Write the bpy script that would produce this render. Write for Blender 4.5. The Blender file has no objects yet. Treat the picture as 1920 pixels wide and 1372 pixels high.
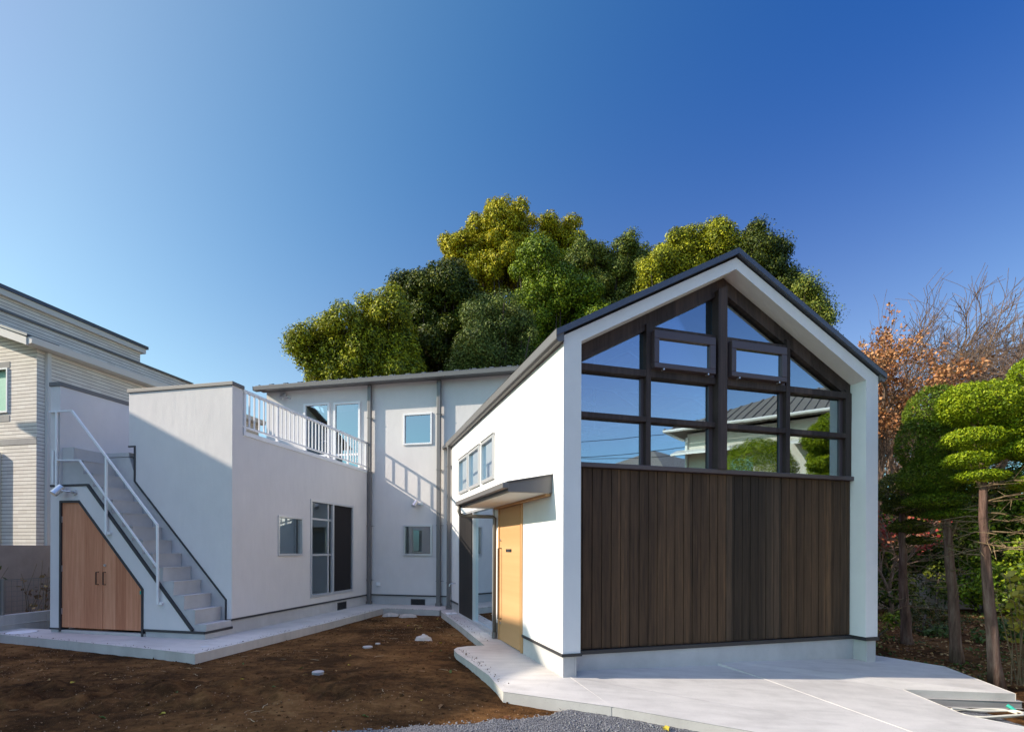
import bpy, math, random
import numpy as np
from mathutils import Vector, Matrix
from mathutils.geometry import tessellate_polygon
random.seed(7)
RNG = np.random.default_rng(11)
SC = bpy.context.scene
COL = SC.collection
rad = math.radians

# ------------------------------------------------------------------ camera
FPX, CX, CY, PITCH, ROLL, EYE = 975.3037, 929.5674, 1026.7066, .0009, .0033, 1.4
cam = bpy.data.cameras.new("camera")
co = bpy.data.objects.new("camera", cam); COL.objects.link(co); SC.camera = co
cam.sensor_fit = 'HORIZONTAL'; cam.sensor_width = 36; cam.lens = 36 * FPX / 1920
cam.shift_x = (960 - CX) / 1920; cam.shift_y = (CY - 686) / 1920
cam.clip_start = .05; cam.clip_end = 2000
co.matrix_world = (Matrix.Translation((0, 0, EYE)) @ Matrix.Rotation(PITCH, 4, 'X')
                   @ Matrix.Rotation(math.pi / 2, 4, 'X') @ Matrix.Rotation(ROLL, 4, 'Z'))

# ------------------------------------------------------------------ sky, sun, exposure
SUN_AZ = rad(262.7); SUN_EL = rad(30.2)
world = bpy.data.worlds.new("World"); SC.world = world; world.use_nodes = True
wn = world.node_tree
bg = wn.nodes['Background']
sky = wn.nodes.new('ShaderNodeTexSky'); sky.sky_type = 'NISHITA'; sky.sun_disc = False
sky.sun_elevation = SUN_EL; sky.sun_rotation = SUN_AZ
sky.altitude = 0; sky.air_density = 1.0; sky.dust_density = .9; sky.ozone_density = 6.0
bg.inputs[1].default_value = .15
SKY_U = .15 * 2 ** .5          # sky colours are graded in display-linear units, then divided back
sp_ = wn.nodes.new('ShaderNodeSeparateColor'); cb_ = wn.nodes.new('ShaderNodeCombineColor'); wn.links.new(sky.outputs[0], sp_.inputs[0])
def wm(op, a, b):
    n = wn.nodes.new('ShaderNodeMath'); n.operation = op
    for i, v in enumerate((a, b)):
        if isinstance(v, (int, float)): n.inputs[i].default_value = v
        else: wn.links.new(v, n.inputs[i])
    return n.outputs[0]
tc = wn.nodes.new('ShaderNodeTexCoord'); dt = wn.nodes.new('ShaderNodeVectorMath'); dt.operation = 'DOT_PRODUCT'
wn.links.new(tc.outputs['Generated'], dt.inputs[0])
dt.inputs[1].default_value = (math.sin(SUN_AZ) * math.cos(SUN_EL), math.cos(SUN_AZ) * math.cos(SUN_EL), math.sin(SUN_EL))
glow = wm('POWER', wm('MAXIMUM', wm('ADD', dt.outputs['Value'], .35), 0.0), 2.0); glow = wm('MINIMUM', glow, 1.0); glow2 = wm('MINIMUM', wm('POWER', wm('MAXIMUM', wm('ADD', dt.outputs['Value'], -.1), 0.0), 3.0), .30)
sx_ = wn.nodes.new('ShaderNodeSeparateXYZ'); wn.links.new(tc.outputs['Generated'], sx_.inputs[0])
hzn = wm('POWER', wm('SUBTRACT', 1.0, wm('MAXIMUM', sx_.outputs[2], .24)), 4.0)
zen_fill = wm('MINIMUM', wm('MAXIMUM', wm('MULTIPLY', wm('ADD', sx_.outputs[2], -.73), 6.0), 0.0), 1.0)  # extra overhead brightness added out of frame to lift the shadows
back = wm('MINIMUM', wm('MAXIMUM', wm('MULTIPLY', sx_.outputs[1], -1.6), 0.0), 1.0)   # sky boost added behind the camera, unseen, to fill the shaded sides
for i, (pw, k, gl, hz) in enumerate(((1.8, .32, .12, .95), (1.4, .78, .25, .66), (.9, .80, .14, .24))):
    c_ = wm('ADD', wm('MULTIPLY', wm('POWER', wm('MULTIPLY', sp_.outputs[i], SKY_U), pw), k), wm('ADD', wm('MULTIPLY', hzn, hz), wm('MULTIPLY', glow2, (.75, .12, 0.0)[i])))
    wn.links.new(wm('MULTIPLY', wm('MULTIPLY', wm('ADD', c_, wm('MULTIPLY', glow, gl)), wm('ADD', 1.0, wm('ADD', wm('MULTIPLY', back, (.18, .17, .25)[i]), wm('MULTIPLY', zen_fill, (4.4, 2.5, 2.35)[i])))), 1 / SKY_U), cb_.inputs[i])
wn.links.new(cb_.outputs[0], bg.inputs[0])
sl = bpy.data.lights.new("sun", 'SUN'); so = bpy.data.objects.new("sun", sl); COL.objects.link(so)
sl.energy = 5.0; sl.angle = rad(.53); sl.color = (1, .88, .73)
sd = Vector((math.sin(SUN_AZ) * math.cos(SUN_EL), math.cos(SUN_AZ) * math.cos(SUN_EL), math.sin(SUN_EL)))
so.rotation_euler = sd.to_track_quat('Z', 'Y').to_euler(); so.location = sd * 60
SC.view_settings.view_transform = 'Standard'; SC.view_settings.look = 'None'
SC.view_settings.exposure = 0.5; SC.view_settings.gamma = 1

# ------------------------------------------------------------------ coordinates
def G(u, v, z):      # gabled block: u along its front, v into depth
    b = .2835; return (.7657 + u * math.cos(b) - v * math.sin(b), 5.9182 + u * math.sin(b) + v * math.cos(b), z)
def W(u, v, z):      # flat roofed wing: u along its front, v into depth
    a = .2279; return (-4.4152 + u * math.cos(a) + v * math.sin(a), 7.8914 - u * math.sin(a) + v * math.cos(a), z)
def I(x, y, z): return (x, y, z)
def at(px, py, Y):   # a point of the photo's view at depth Y
    return np.array([(px - CX) / FPX * Y, Y, EYE - (py - CY) / FPX * Y])

# ------------------------------------------------------------------ materials
MATS = {}
def mat(name, col=(.5, .5, .5), rough=.6, metal=0, spec=.5):
    m = bpy.data.materials.new(name); m.use_nodes = True
    b = m.node_tree.nodes['Principled BSDF']
    b.inputs['Base Color'].default_value = (*col, 1); b.inputs['Roughness'].default_value = rough
    b.inputs['Metallic'].default_value = metal; b.inputs['Specular IOR Level'].default_value = spec
    MATS[name] = m; return m
def N(m, t, **k):
    n = m.node_tree.nodes.new(t)
    for a, b in k.items():
        if a.startswith('i_'): n.inputs[int(a[2:])].default_value = b
        else: setattr(n, a, b)
    return n
def L(m, a, b): m.node_tree.links.new(a, b)
def BS(m): return m.node_tree.nodes['Principled BSDF']
def ramp(m, fac, stops):
    r = N(m, 'ShaderNodeValToRGB'); L(m, fac, r.inputs[0])
    e = r.color_ramp.elements
    while len(e) < len(stops): e.new(.5)
    for q, (p, c) in zip(e, stops): q.position = p; q.color = (*c, 1)
    return r.outputs[0]
def pos(m, scale=(1, 1, 1), rotz=0):
    g = N(m, 'ShaderNodeNewGeometry'); mp = N(m, 'ShaderNodeMapping')
    mp.inputs['Scale'].default_value = scale; mp.inputs['Rotation'].default_value = (0, 0, rotz)
    L(m, g.outputs['Position'], mp.inputs[0]); return mp.outputs[0]
def noise(m, vec, scale, detail=4, rough=.55):
    n = N(m, 'ShaderNodeTexNoise'); n.inputs['Scale'].default_value = scale
    n.inputs['Detail'].default_value = detail; n.inputs['Roughness'].default_value = rough
    L(m, vec, n.inputs['Vector']); return n.outputs[0]
def bump(m, h, s, d=.01):
    b = N(m, 'ShaderNodeBump'); b.inputs['Strength'].default_value = s; b.inputs['Distance'].default_value = d
    L(m, h, b.inputs['Height']); L(m, b.outputs[0], BS(m).inputs['Normal'])
def mix(m, f, a, b, mode='MIX'):
    x = N(m, 'ShaderNodeMix', data_type='RGBA', blend_type=mode)
    if isinstance(f, float): x.inputs[0].default_value = f
    else: L(m, f, x.inputs[0])
    for s, v in ((6, a), (7, b)):
        if isinstance(v, tuple): x.inputs[s].default_value = (*v, 1)
        else: L(m, v, x.inputs[s])
    return x.outputs[2]
def mth(m, op, a, b=0.0, c=None):
    x = N(m, 'ShaderNodeMath', operation=op)
    for i, v in enumerate((a, b) + (() if c is None else (c,))):
        if isinstance(v, (int, float)): x.inputs[i].default_value = v
        else: L(m, v, x.inputs[i])
    return x.outputs[0]

def plaster(name, col):
    m = mat(name, col, .92, spec=.15); v = pos(m)
    big = noise(m, v, 1.3, 5, .6); mid = noise(m, pos(m, (1, 1, .45)), 6, 4)
    f = mth(m, 'ADD', mth(m, 'MULTIPLY', big, .6), mth(m, 'MULTIPLY', mid, .4))
    c = ramp(m, f, [(.32, tuple(x * .95 for x in col)), (.68, tuple(min(.9, x * 1.04) for x in col))])
    L(m, c, BS(m).inputs['Base Color'])
    bump(m, mth(m, 'ADD', noise(m, v, 60, 4, .6), mth(m, 'MULTIPLY', noise(m, pos(m, (1, 1, .3)), 9, 3), 2.0)), .28, .008)
    return m
plaster('plaster', (.685, .655, .625))
plaster('plaster_white', (.80, .785, .765))
def concrete(name, col, streak=1.0):
    m = mat(name, col, .85, spec=.25); v = pos(m)
    f = mth(m, 'ADD', mth(m, 'MULTIPLY', noise(m, v, 1.1, 6, .65), .6), mth(m, 'MULTIPLY', noise(m, pos(m, (2.2, 9, 1), .35), 1.1, 5), .4 * streak))
    c = ramp(m, f, [(.3, tuple(x * .74 for x in col)), (.52, col), (.72, tuple(min(.85, x * 1.16) for x in col))])
    sp = noise(m, v, 90, 2); c2 = mix(m, mth(m, 'GREATER_THAN', sp, .70), c, tuple(x * .6 for x in col))
    L(m, c2, BS(m).inputs['Base Color'])
    L(m, mth(m, 'MULTIPLY_ADD', noise(m, v, 3), .3, .65), BS(m).inputs['Roughness'])
    bump(m, noise(m, v, 45, 5, .65), .25, .006); return m
concrete('concrete', (.53, .50, .46)); concrete('concrete_plinth', (.60, .585, .57), .3)
concrete('concrete_block', (.50, .38, .31), .3); concrete('concrete_rough', (.40, .38, .36), .3)
concrete('step_finish', (.60, .585, .565), .2)
def boards(name, frame_rot, pitch, cols, var=1.0):
    m = mat(name, cols[0], .62, spec=.3)
    p = pos(m, (1, 1, 1), frame_rot); s = N(m, 'ShaderNodeSeparateXYZ'); L(m, p, s.inputs[0])
    idx = mth(m, 'FLOOR', mth(m, 'DIVIDE', s.outputs[0], pitch))
    wn_ = N(m, 'ShaderNodeTexWhiteNoise', noise_dimensions='1D'); L(m, idx, wn_.inputs['W'])
    cmb = N(m, 'ShaderNodeCombineXYZ'); L(m, mth(m, 'MULTIPLY', s.outputs[0], 28.0), cmb.inputs[0])
    L(m, mth(m, 'MULTIPLY', wn_.outputs[0], 37.0), cmb.inputs[1]); L(m, mth(m, 'MULTIPLY', s.outputs[2], 1.5), cmb.inputs[2])
    grain = noise(m, cmb.outputs[0], 1.0, 6, .7)
    f = mth(m, 'ADD', mth(m, 'MULTIPLY', grain, .7), mth(m, 'MULTIPLY', mth(m, 'SUBTRACT', wn_.outputs[0], .5), .42 * var))
    c = ramp(m, f, [(.18, cols[0]), (.42, cols[1]), (.66, cols[2])])
    L(m, c, BS(m).inputs['Base Color'])
    bump(m, grain, .35, .004); return m
boards('dark_cladding', -.2835, .1287, [(.040, .022, .012), (.100, .056, .029), (.24, .125, .056)], .7)
boards('black_cladding', -.2835, .1287, [(.026, .017, .011), (.062, .040, .025), (.14, .085, .05)], .8)
boards('dark_timber', -.2835, .31, [(.03, .021, .019), (.068, .048, .042), (.13, .085, .065)], .5)
boards('cedar', .2279, .21, [(.46, .175, .085), (.61, .26, .135), (.73, .37, .21)], .7)
boards('door_timber', -.2835, .23, [(.48, .25, .10), (.60, .34, .155), (.70, .44, .22)], .6)
boards('interior_timber', -.2835, .4, [(.2, .1, .05), (.3, .16, .08), (.42, .25, .14)], .5)
boards('louver_timber', -.2835 + math.pi / 2, .1, [(.014, .012, .012), (.024, .02, .018), (.04, .032, .028)], .5)
mat('dark_metal', (.075, .072, .075), .42, .2); mat('roof_metal', (.10, .108, .13), .38, .3)
mat('grey_metal', (.20, .19, .175), .45, .3); mat('trim_dark', (.035, .034, .036), .5)
mat('gutter_metal', (.17, .16, .155), .45, .3)
mat('white_metal', (.78, .78, .77), .35); mat('silver_metal', (.62, .62, .63), .28, .8)
mat('aluminium', (.60, .60, .60), .35, .55); mat('black_metal', (.015, .015, .015), .4, .5)
mat('hole_dark', (.006, .006, .007), .8); mat('brown_sash', (.085, .062, .066), .35)
mat('pipe_brown', (.17, .155, .135), .4, .2)
mat('white_plastic', (.85, .85, .84), .4); mat('green_plastic', (.03, .38, .28), .4)
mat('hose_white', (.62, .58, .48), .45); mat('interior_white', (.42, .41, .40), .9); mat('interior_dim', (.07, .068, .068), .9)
mat('interior_floor', (.22, .14, .08), .5); mat('fly_screen', (.028, .026, .027), .9, spec=.1)
mat('gravel_stone', (.21, .21, .215), .9); mat('soil_clod', (.070, .035, .014), .98, spec=.04)
mat('cap_grey', (.36, .34, .32), .8); mat('chip', (.30, .19, .11), .9); mat('film', (.42, .37, .32), .35); mat('mastic', (.55, .54, .53), .8)
mat('cream_wall', (.66, .63, .57), .85); mat('wall_blind', (.25, .5, .38), .5)
mat('tile_roof', (.20, .18, .15), .7); mat('cable_black', (.01, .01, .01), .6)
mat('orange_roof', (.33, .17, .08), .8); mat('straw', (.42, .33, .2), .9)
def glass(name, refl, tint=(.8, .83, .85), wav=.0):
    m = mat(name); nt = m.node_tree; nt.nodes.remove(BS(m))
    out = [n for n in nt.nodes if n.type == 'OUTPUT_MATERIAL'][0]
    gl = N(m, 'ShaderNodeBsdfGlossy'); gl.inputs['Roughness'].default_value = 0; gl.inputs['Color'].default_value = (.80, .93, 1, 1)
    tr = N(m, 'ShaderNodeBsdfTransparent'); tr.inputs[0].default_value = (*tint, 1)
    fr = N(m, 'ShaderNodeFresnel'); fr.inputs[0].default_value = 1.5
    f = mth(m, 'MINIMUM', mth(m, 'ADD', mth(m, 'MULTIPLY', fr.outputs[0], 1.3), refl), .97)
    mx = N(m, 'ShaderNodeMixShader'); L(m, f, mx.inputs[0]); L(m, tr.outputs[0], mx.inputs[1]); L(m, gl.outputs[0], mx.inputs[2])
    if wav:
        b = N(m, 'ShaderNodeBump'); b.inputs['Strength'].default_value = wav; b.inputs['Distance'].default_value = .002
        L(m, noise(m, pos(m), 1.6, 1), b.inputs['Height']); L(m, b.outputs[0], gl.inputs['Normal'])
    L(m, mx.outputs[0], out.inputs[0]); return m
glass('glass', .30, wav=.25); glass('glass_vent', .46, (.3, .34, .45)); glass('glass_clear', .14, wav=.3)

def siding():
    m = mat('tile_siding', (.5, .46, .40), .8, spec=.2)
    p = pos(m, (1, 1, 1), .2279); s = N(m, 'ShaderNodeSeparateXYZ'); L(m, p, s.inputs[0])
    rh = .078
    row = mth(m, 'FLOOR', mth(m, 'DIVIDE', s.outputs[2], rh)); fz = mth(m, 'FRACT', mth(m, 'DIVIDE', s.outputs[2], rh))
    jz = mth(m, 'LESS_THAN', fz, .13)
    hx = mth(m, 'ADD', mth(m, 'ADD', s.outputs[0], s.outputs[1]), mth(m, 'MULTIPLY', row, .113))
    jx = mth(m, 'LESS_THAN', mth(m, 'FRACT', mth(m, 'DIVIDE', hx, .23)), .03)
    w = N(m, 'ShaderNodeTexWhiteNoise', noise_dimensions='2D'); cb = N(m, 'ShaderNodeCombineXYZ')
    L(m, mth(m, 'FLOOR', mth(m, 'DIVIDE', hx, .23)), cb.inputs[0]); L(m, row, cb.inputs[1]); L(m, cb.outputs[0], w.inputs[0])
    c = ramp(m, mth(m, 'ADD', mth(m, 'MULTIPLY', w.outputs[0], .6), mth(m, 'MULTIPLY', noise(m, pos(m), 14, 3), .4)),
             [(.1, (.68, .62, .54)), (.5, (.74, .68, .60)), (.9, (.80, .75, .67))])
    j = mth(m, 'MAXIMUM', jz, mth(m, 'MULTIPLY', jx, .12))
    L(m, mix(m, j, c, (.16, .12, .10)), BS(m).inputs['Base Color'])
    bump(m, mth(m, 'SUBTRACT', 1.0, j), .5, .01); return m
siding()
def soil():
    m = mat('soil', (.05, .026, .014), .98, spec=.04); v = pos(m)
    a = noise(m, v, .75, 5, .6); b = noise(m, v, 14, 6, .7)
    c = ramp(m, mth(m, 'ADD', mth(m, 'ADD', mth(m, 'MULTIPLY', a, .50), mth(m, 'MULTIPLY', noise(m, pos(m, (1, 1.8, 1)), 3.2, 5, .65), .32)), mth(m, 'MULTIPLY', b, .22)),
             [(.36, (.016, .008, .004)), (.47, (.055, .027, .011)), (.57, (.15, .072, .026)), (.68, (.27, .15, .06))])
    sp = noise(m, v, 120, 2, .5)
    c = mix(m, mth(m, 'GREATER_THAN', sp, .70), c, (.26, .17, .09))
    L(m, c, BS(m).inputs['Base Color']); bump(m, mth(m, 'ADD', b, mth(m, 'MULTIPLY', noise(m, v, 55, 5, .7), .5)), .9, .03)
soil()
def gravelm():
    m = mat('gravel_bed', (.17, .17, .175), .92, spec=.2); v = pos(m)
    vo = N(m, 'ShaderNodeTexVoronoi'); vo.inputs['Scale'].default_value = 75; L(m, v, vo.inputs['Vector'])
    c = ramp(m, mth(m, 'ADD', mth(m, 'MULTIPLY', vo.outputs['Distance'], .9), mth(m, 'MULTIPLY', noise(m, v, 30, 4), .4)),
             [(.2, (.30, .30, .31)), (.5, (.20, .20, .205)), (.8, (.08, .08, .085))])
    L(m, c, BS(m).inputs['Base Color']); bump(m, mth(m, 'SUBTRACT', 1.0, vo.outputs['Distance']), 1, .012)
gravelm()
def bark(name, cols):
    m = mat(name, cols[0], .9, spec=.15)
    c = ramp(m, noise(m, pos(m, (1, 1, .12)), 22, 5, .7), [(.3, cols[0]), (.5, cols[1]), (.7, cols[2])])
    L(m, c, BS(m).inputs['Base Color']); bump(m, noise(m, pos(m, (1, 1, .1)), 40, 4), .8, .02)
bark('bark_red', [(.06, .035, .028), (.15, .09, .07), (.27, .19, .15)])
bark('bark_grey', [(.04, .03, .025), (.09, .07, .055), (.15, .12, .10)])
bark('twig', [(.12, .075, .055), (.21, .14, .10), (.32, .22, .17)])
bark('stem_dry', [(.12, .08, .045), (.2, .14, .08), (.3, .22, .13)])
def foliage(name, stops, trans=.10, patch=None, rough=.55):
    m = mat(name, stops[1], rough, spec=.22)
    g = N(m, 'ShaderNodeNewGeometry')
    f = mth(m, 'ADD', mth(m, 'MULTIPLY', g.outputs['Random Per Island'], .55), mth(m, 'MULTIPLY', noise(m, pos(m), patch or 1.1, 3), .5))
    c = ramp(m, f, [(.2 + .6 * i / (len(stops) - 1), s) for i, s in enumerate(stops)])
    L(m, c, BS(m).inputs['Base Color'])
    t = N(m, 'ShaderNodeBsdfTranslucent'); L(m, c, t.inputs[0])
    mx = N(m, 'ShaderNodeMixShader'); mx.inputs[0].default_value = trans
    out = [n for n in m.node_tree.nodes if n.type == 'OUTPUT_MATERIAL'][0]
    L(m, BS(m).outputs[0], mx.inputs[1]); L(m, t.outputs[0], mx.inputs[2]); L(m, mx.outputs[0], out.inputs[0])
foliage('leaf_gold', [(.09, .11, .008), (.34, .33, .012), (.62, .50, .015)])
foliage('leaf_green', [(.03, .055, .005), (.11, .18, .008), (.30, .36, .015)])
foliage('leaf_dark', [(.018, .03, .005), (.05, .075, .008), (.18, .19, .015)])
foliage('leaf_lime', [(.035, .06, .007), (.19, .21, .012), (.55, .52, .02)])
foliage('leaf_olive', [(.035, .065, .012), (.11, .15, .02), (.27, .28, .04)])
foliage('leaf_silver', [(.025, .045, .008), (.08, .12, .018), (.26, .29, .06)])
foliage('leaf_rust', [(.20, .075, .03), (.38, .16, .06), (.52, .27, .12)])
foliage('leaf_red', [(.2, .02, .02), (.35, .05, .04), (.42, .16, .08)])
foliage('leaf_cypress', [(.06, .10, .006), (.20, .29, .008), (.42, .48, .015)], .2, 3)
foliage('leaf_cypress_shaded', [(.035, .07, .006), (.09, .15, .008), (.2, .26, .012)], .15, 3)  # deeper green puts the house's shade into the block crown's colour
foliage('leaf_yellow', [(.25, .22, .02), (.4, .32, .03), (.5, .42, .1)])
foliage('leaf_shrub', [(.03, .04, .012), (.07, .07, .02), (.13, .10, .035)])
foliage('leaf_dead', [(.10, .05, .02), (.25, .13, .05), (.5, .34, .13)], .1)
foliage('leaf_moss', [(.03, .05, .01), (.06, .10, .02), (.10, .15, .03)], .1)

# ------------------------------------------------------------------ mesh helpers
def tag(o, label=None, cat=None, group=None, kind=None):
    if label: o['label'] = label
    if cat: o['category'] = cat
    if group: o['group'] = group
    if kind: o['kind'] = kind
    return o
def thing(name, loc, label, cat, group=None):
    o = bpy.data.objects.new(name, None); COL.objects.link(o); o.location = [float(q) for q in loc]; o.empty_display_size = .2
    return tag(o, label, cat, group)
def wloc(o):
    p = Vector((0, 0, 0))
    while o is not None: p += o.location; o = o.parent
    return p
class MB:
    def __init__(s): s.v = []; s.f = []; s.pc = []
    def add(s, vs, fs):
        b = len(s.v); s.v += [tuple(map(float, x)) for x in vs]; f0 = len(s.f); s.f += [tuple(b + i for i in f) for f in fs]; s.pc.append((b, len(s.v), f0, len(s.f))); return s
    def box(s, F, u0, u1, v0, v1, z0, z1):
        c = [F(u, v, z) for z in (z0, z1) for u, v in ((u0, v0), (u1, v0), (u1, v1), (u0, v1))]
        return s.add(c, [(0, 3, 2, 1), (4, 5, 6, 7), (0, 1, 5, 4), (1, 2, 6, 5), (2, 3, 7, 6), (3, 0, 4, 7)])
    def prism(s, F, plane, poly, a, b, holes=()):
        """polygon in 'uz' (extruded over v), 'vz' (over u) or 'uv' (over z), from a to b"""
        def P(p, w):
            return F(p[0], w, p[1]) if plane == 'uz' else F(w, p[0], p[1]) if plane == 'vz' else F(p[0], p[1], w)
        loops = [list(poly)] + [list(h) for h in holes]
        flat = [p for l in loops for p in l]; n = len(flat)
        tris = tessellate_polygon([[Vector((p[0], p[1], 0)) for p in l] for l in loops])
        fs = [tuple(t) for t in tris] + [tuple(n + i for i in reversed(t)) for t in tris]
        k = 0
        for l in loops:
            m = len(l)
            for i in range(m): fs.append((k + i, k + (i + 1) % m, n + k + (i + 1) % m, n + k + i))
            k += m
        return s.add([P(p, a) for p in flat] + [P(p, b) for p in flat], fs)
    def tube(s, pts, r, n=8, cap=True):
        pts = [Vector([float(c) for c in p]) for p in pts]; rs = [float(q) for q in r] if isinstance(r, (list, tuple)) else [float(r)] * len(pts)
        rings = []; up = None
        for i, p in enumerate(pts):
            t = (pts[min(i + 1, len(pts) - 1)] - pts[max(i - 1, 0)]).normalized()
            if up is None: up = Vector((0, 0, 1)) if abs(t.z) < .9 else Vector((1, 0, 0))
            x = t.cross(up).normalized(); y = x.cross(t).normalized(); up = y
            rings.append([p + rs[i] * (math.cos(2 * math.pi * k / n) * x + math.sin(2 * math.pi * k / n) * y) for k in range(n)])
        fs = []
        for i in range(len(pts) - 1):
            for k in range(n): fs.append((i * n + k, i * n + (k + 1) % n, (i + 1) * n + (k + 1) % n, (i + 1) * n + k))
        if cap: fs += [tuple(range(n))[::-1], tuple((len(pts) - 1) * n + k for k in range(n))]
        return s.add([v for r_ in rings for v in r_], fs)
    def bar(s, a, b, w, h, up=(0, 0, 1)):
        a, b = Vector(a), Vector(b); t = (b - a).normalized(); x = t.cross(Vector(up)).normalized() * w / 2; y = x.cross(t).normalized() * h / 2
        c = [p + i * x + j * y for p in (a, b) for i, j in ((-1, -1), (1, -1), (1, 1), (-1, 1))]
        return s.add(c, [(0, 3, 2, 1), (4, 5, 6, 7), (0, 1, 5, 4), (1, 2, 6, 5), (2, 3, 7, 6), (3, 0, 4, 7)])
    def each(s, name, m, parent=None, bevel=0):
        # every piece added separately becomes an object of its own
        out = []
        for (v0, v1, f0, f1) in s.pc:
            q = MB(); q.v = s.v[v0:v1]; q.f = [tuple(i - v0 for i in f) for f in s.f[f0:f1]]; out.append(q.build(name, m, parent, bevel=bevel))
        return out
    def build(s, name, m, parent=None, smooth=False, bevel=0):
        me = bpy.data.meshes.new(name); o0 = wloc(parent) if parent else Vector((0, 0, 0))
        me.from_pydata([(x - o0.x, y - o0.y, z - o0.z) for x, y, z in s.v], [], s.f)
        me.materials.append(MATS[m]); o = bpy.data.objects.new(name, me); COL.objects.link(o)
        if parent: o.parent = parent
        if smooth: me.shade_smooth()
        if bevel:
            b = o.modifiers.new('bevel', 'BEVEL'); b.width = bevel; b.segments = 2; b.limit_method = 'ANGLE'
        return o
def np_mesh(name, V, F4, m, parent=None, smooth=False):
    me = bpy.data.meshes.new(name); k = F4.shape[1]
    o0 = np.array(wloc(parent)) if parent else np.zeros(3)
    me.vertices.add(len(V)); me.vertices.foreach_set('co', (V - o0).astype(np.float32).ravel())
    me.loops.add(F4.size); me.loops.foreach_set('vertex_index', F4.astype(np.int32).ravel())
    me.polygons.add(len(F4)); me.polygons.foreach_set('loop_start', np.arange(0, F4.size, k, dtype=np.int32))
    me.polygons.foreach_set('loop_total', np.full(len(F4), k, dtype=np.int32))
    if smooth: me.polygons.foreach_set('use_smooth', np.ones(len(F4), dtype=bool))
    me.update(); me.validate(); me.materials.append(MATS[m])
    o = bpy.data.objects.new(name, me); COL.objects.link(o)
    if parent: o.parent = parent
    return o
def wall(mb, F, ax, p0, p1, a0, a1, z0, z1, holes):
    """wall slab: ax 'u' = plane of constant u (p0..p1), spans v a0..a1; cells between cuts, holes left open"""
    A = sorted({a0, a1} | {h[i] for h in holes for i in (0, 1)}); Z = sorted({z0, z1} | {h[i] for h in holes for i in (2, 3)})
    P = (lambda p, a, z: F(p, a, z)) if ax == 'u' else (lambda p, a, z: F(a, p, z))
    def solid(i, j):
        if not (0 <= i < len(A) - 1 and 0 <= j < len(Z) - 1): return False
        a, z = (A[i] + A[i + 1]) / 2, (Z[j] + Z[j + 1]) / 2
        return not any(h[0] < a < h[1] and h[2] < z < h[3] for h in holes)
    for i in range(len(A) - 1):
        for j in range(len(Z) - 1):
            if not solid(i, j): continue
            a, b, c, d = A[i], A[i + 1], Z[j], Z[j + 1]
            for p in (p0, p1): mb.add([P(p, a, c), P(p, b, c), P(p, b, d), P(p, a, d)], [(0, 1, 2, 3)])
            for (di, dj, e) in ((-1, 0, ((a, c), (a, d))), (1, 0, ((b, c), (b, d))), (0, -1, ((a, c), (b, c))), (0, 1, ((a, d), (b, d)))):
                if not solid(i + di, j + dj):
                    (x0, y0), (x1, y1) = e
                    mb.add([P(p0, x0, y0), P(p1, x0, y0), P(p1, x1, y1), P(p0, x1, y1)], [(0, 1, 2, 3)])
def vnoise(x, y, seed=0):
    xi, yi = np.floor(x).astype(np.int64), np.floor(y).astype(np.int64); xf, yf = x - xi, y - yi
    def h(a, b):
        n = (a * 374761393 + b * 668265263 + seed * 974711) & 0x7fffffff
        n = ((n ^ (n >> 13)) * 1274126177) & 0x7fffffff
        return ((n ^ (n >> 16)) & 0xffff) / 65535.
    sx, sy = xf * xf * (3 - 2 * xf), yf * yf * (3 - 2 * yf)
    return (h(xi, yi) * (1 - sx) + h(xi + 1, yi) * sx) * (1 - sy) + (h(xi, yi + 1) * (1 - sx) + h(xi + 1, yi + 1) * sx) * sy
def fbm(x, y, o=4, seed=0):
    s = 0; a = .5
    for i in range(o): s = s + a * (vnoise(x * 2 ** i, y * 2 ** i, seed + i) - .5); a *= .5
    return s

# ------------------------------------------------------------------ ground
def drv(x, y): return -.065 - .0503 * (x - .7657) + .115 * (y - 5.918)      # plane of the sloping forecourt
def ground_z(x, y, rough=True):
    right = np.clip((x + 1.4) / 1.9, 0, 1); right = right * right * (3 - 2 * right)
    zr = np.maximum(np.minimum(drv(x, y) - .13, -.18), -.45)
    z = -.125 * (1 - right) + zr * right
    fr = np.clip((6.2 - y) / 3, 0, 1) * (1 - right); z = z - .05 * fr
    if rough:
        k = np.clip(1.2 - np.abs(x - .0) * .0, 0, 1)
        n = fbm(x * 1.1, y * 1.1, 5, 3) * .07 + np.abs(fbm(x * 3.1, y * 3.1, 5, 9)) * .10 - .03 + fbm(x * 9, y * 9, 3, 17) * .02
        lump = np.clip(1 - ((y - (5.35 + .12 * (x + 4))) / .75) ** 2, 0, 1) * np.clip((-.6 - x) / 1.2, 0, 1)
        n = n * (.45 + 1.1 * lump) + lump * np.abs(fbm(x * 2.3 + 5, y * 2.3, 4, 21)) * .42
        d = np.clip((np.hypot(x + 1.5, y - 8) - 9) / 6, 0, 1)
        smooth = np.clip((y - 6.6) / 2, 0, .55) * np.clip((-x + 3) / 2, 0, 1)
        z = z + n * (1 - smooth) * (1 - d)
    return z
def axis(a, b, step, lo, hi):
    core = list(np.arange(a, b, step)); out = []
    s = step; p = b
    while p < hi: out.append(p); s *= 1.25; p += s
    out.append(hi); lft = []; s = step; p = a - step
    while p > lo: lft.append(p); s *= 1.25; p -= s
    return np.array([lo] + lft[::-1] + core + out)
xs = axis(-8.5, 8.5, .035, -400, 400); ys = axis(3.2, 12.6, .035, -300, 900)
X, Y = np.meshgrid(xs, ys); Z = ground_z(X, Y)
V = np.stack([X.ravel(), Y.ravel(), Z.ravel()], 1); nx, ny = len(xs), len(ys)
ii = (np.arange(ny - 1)[:, None] * nx + np.arange(nx - 1)[None]).ravel()
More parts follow.
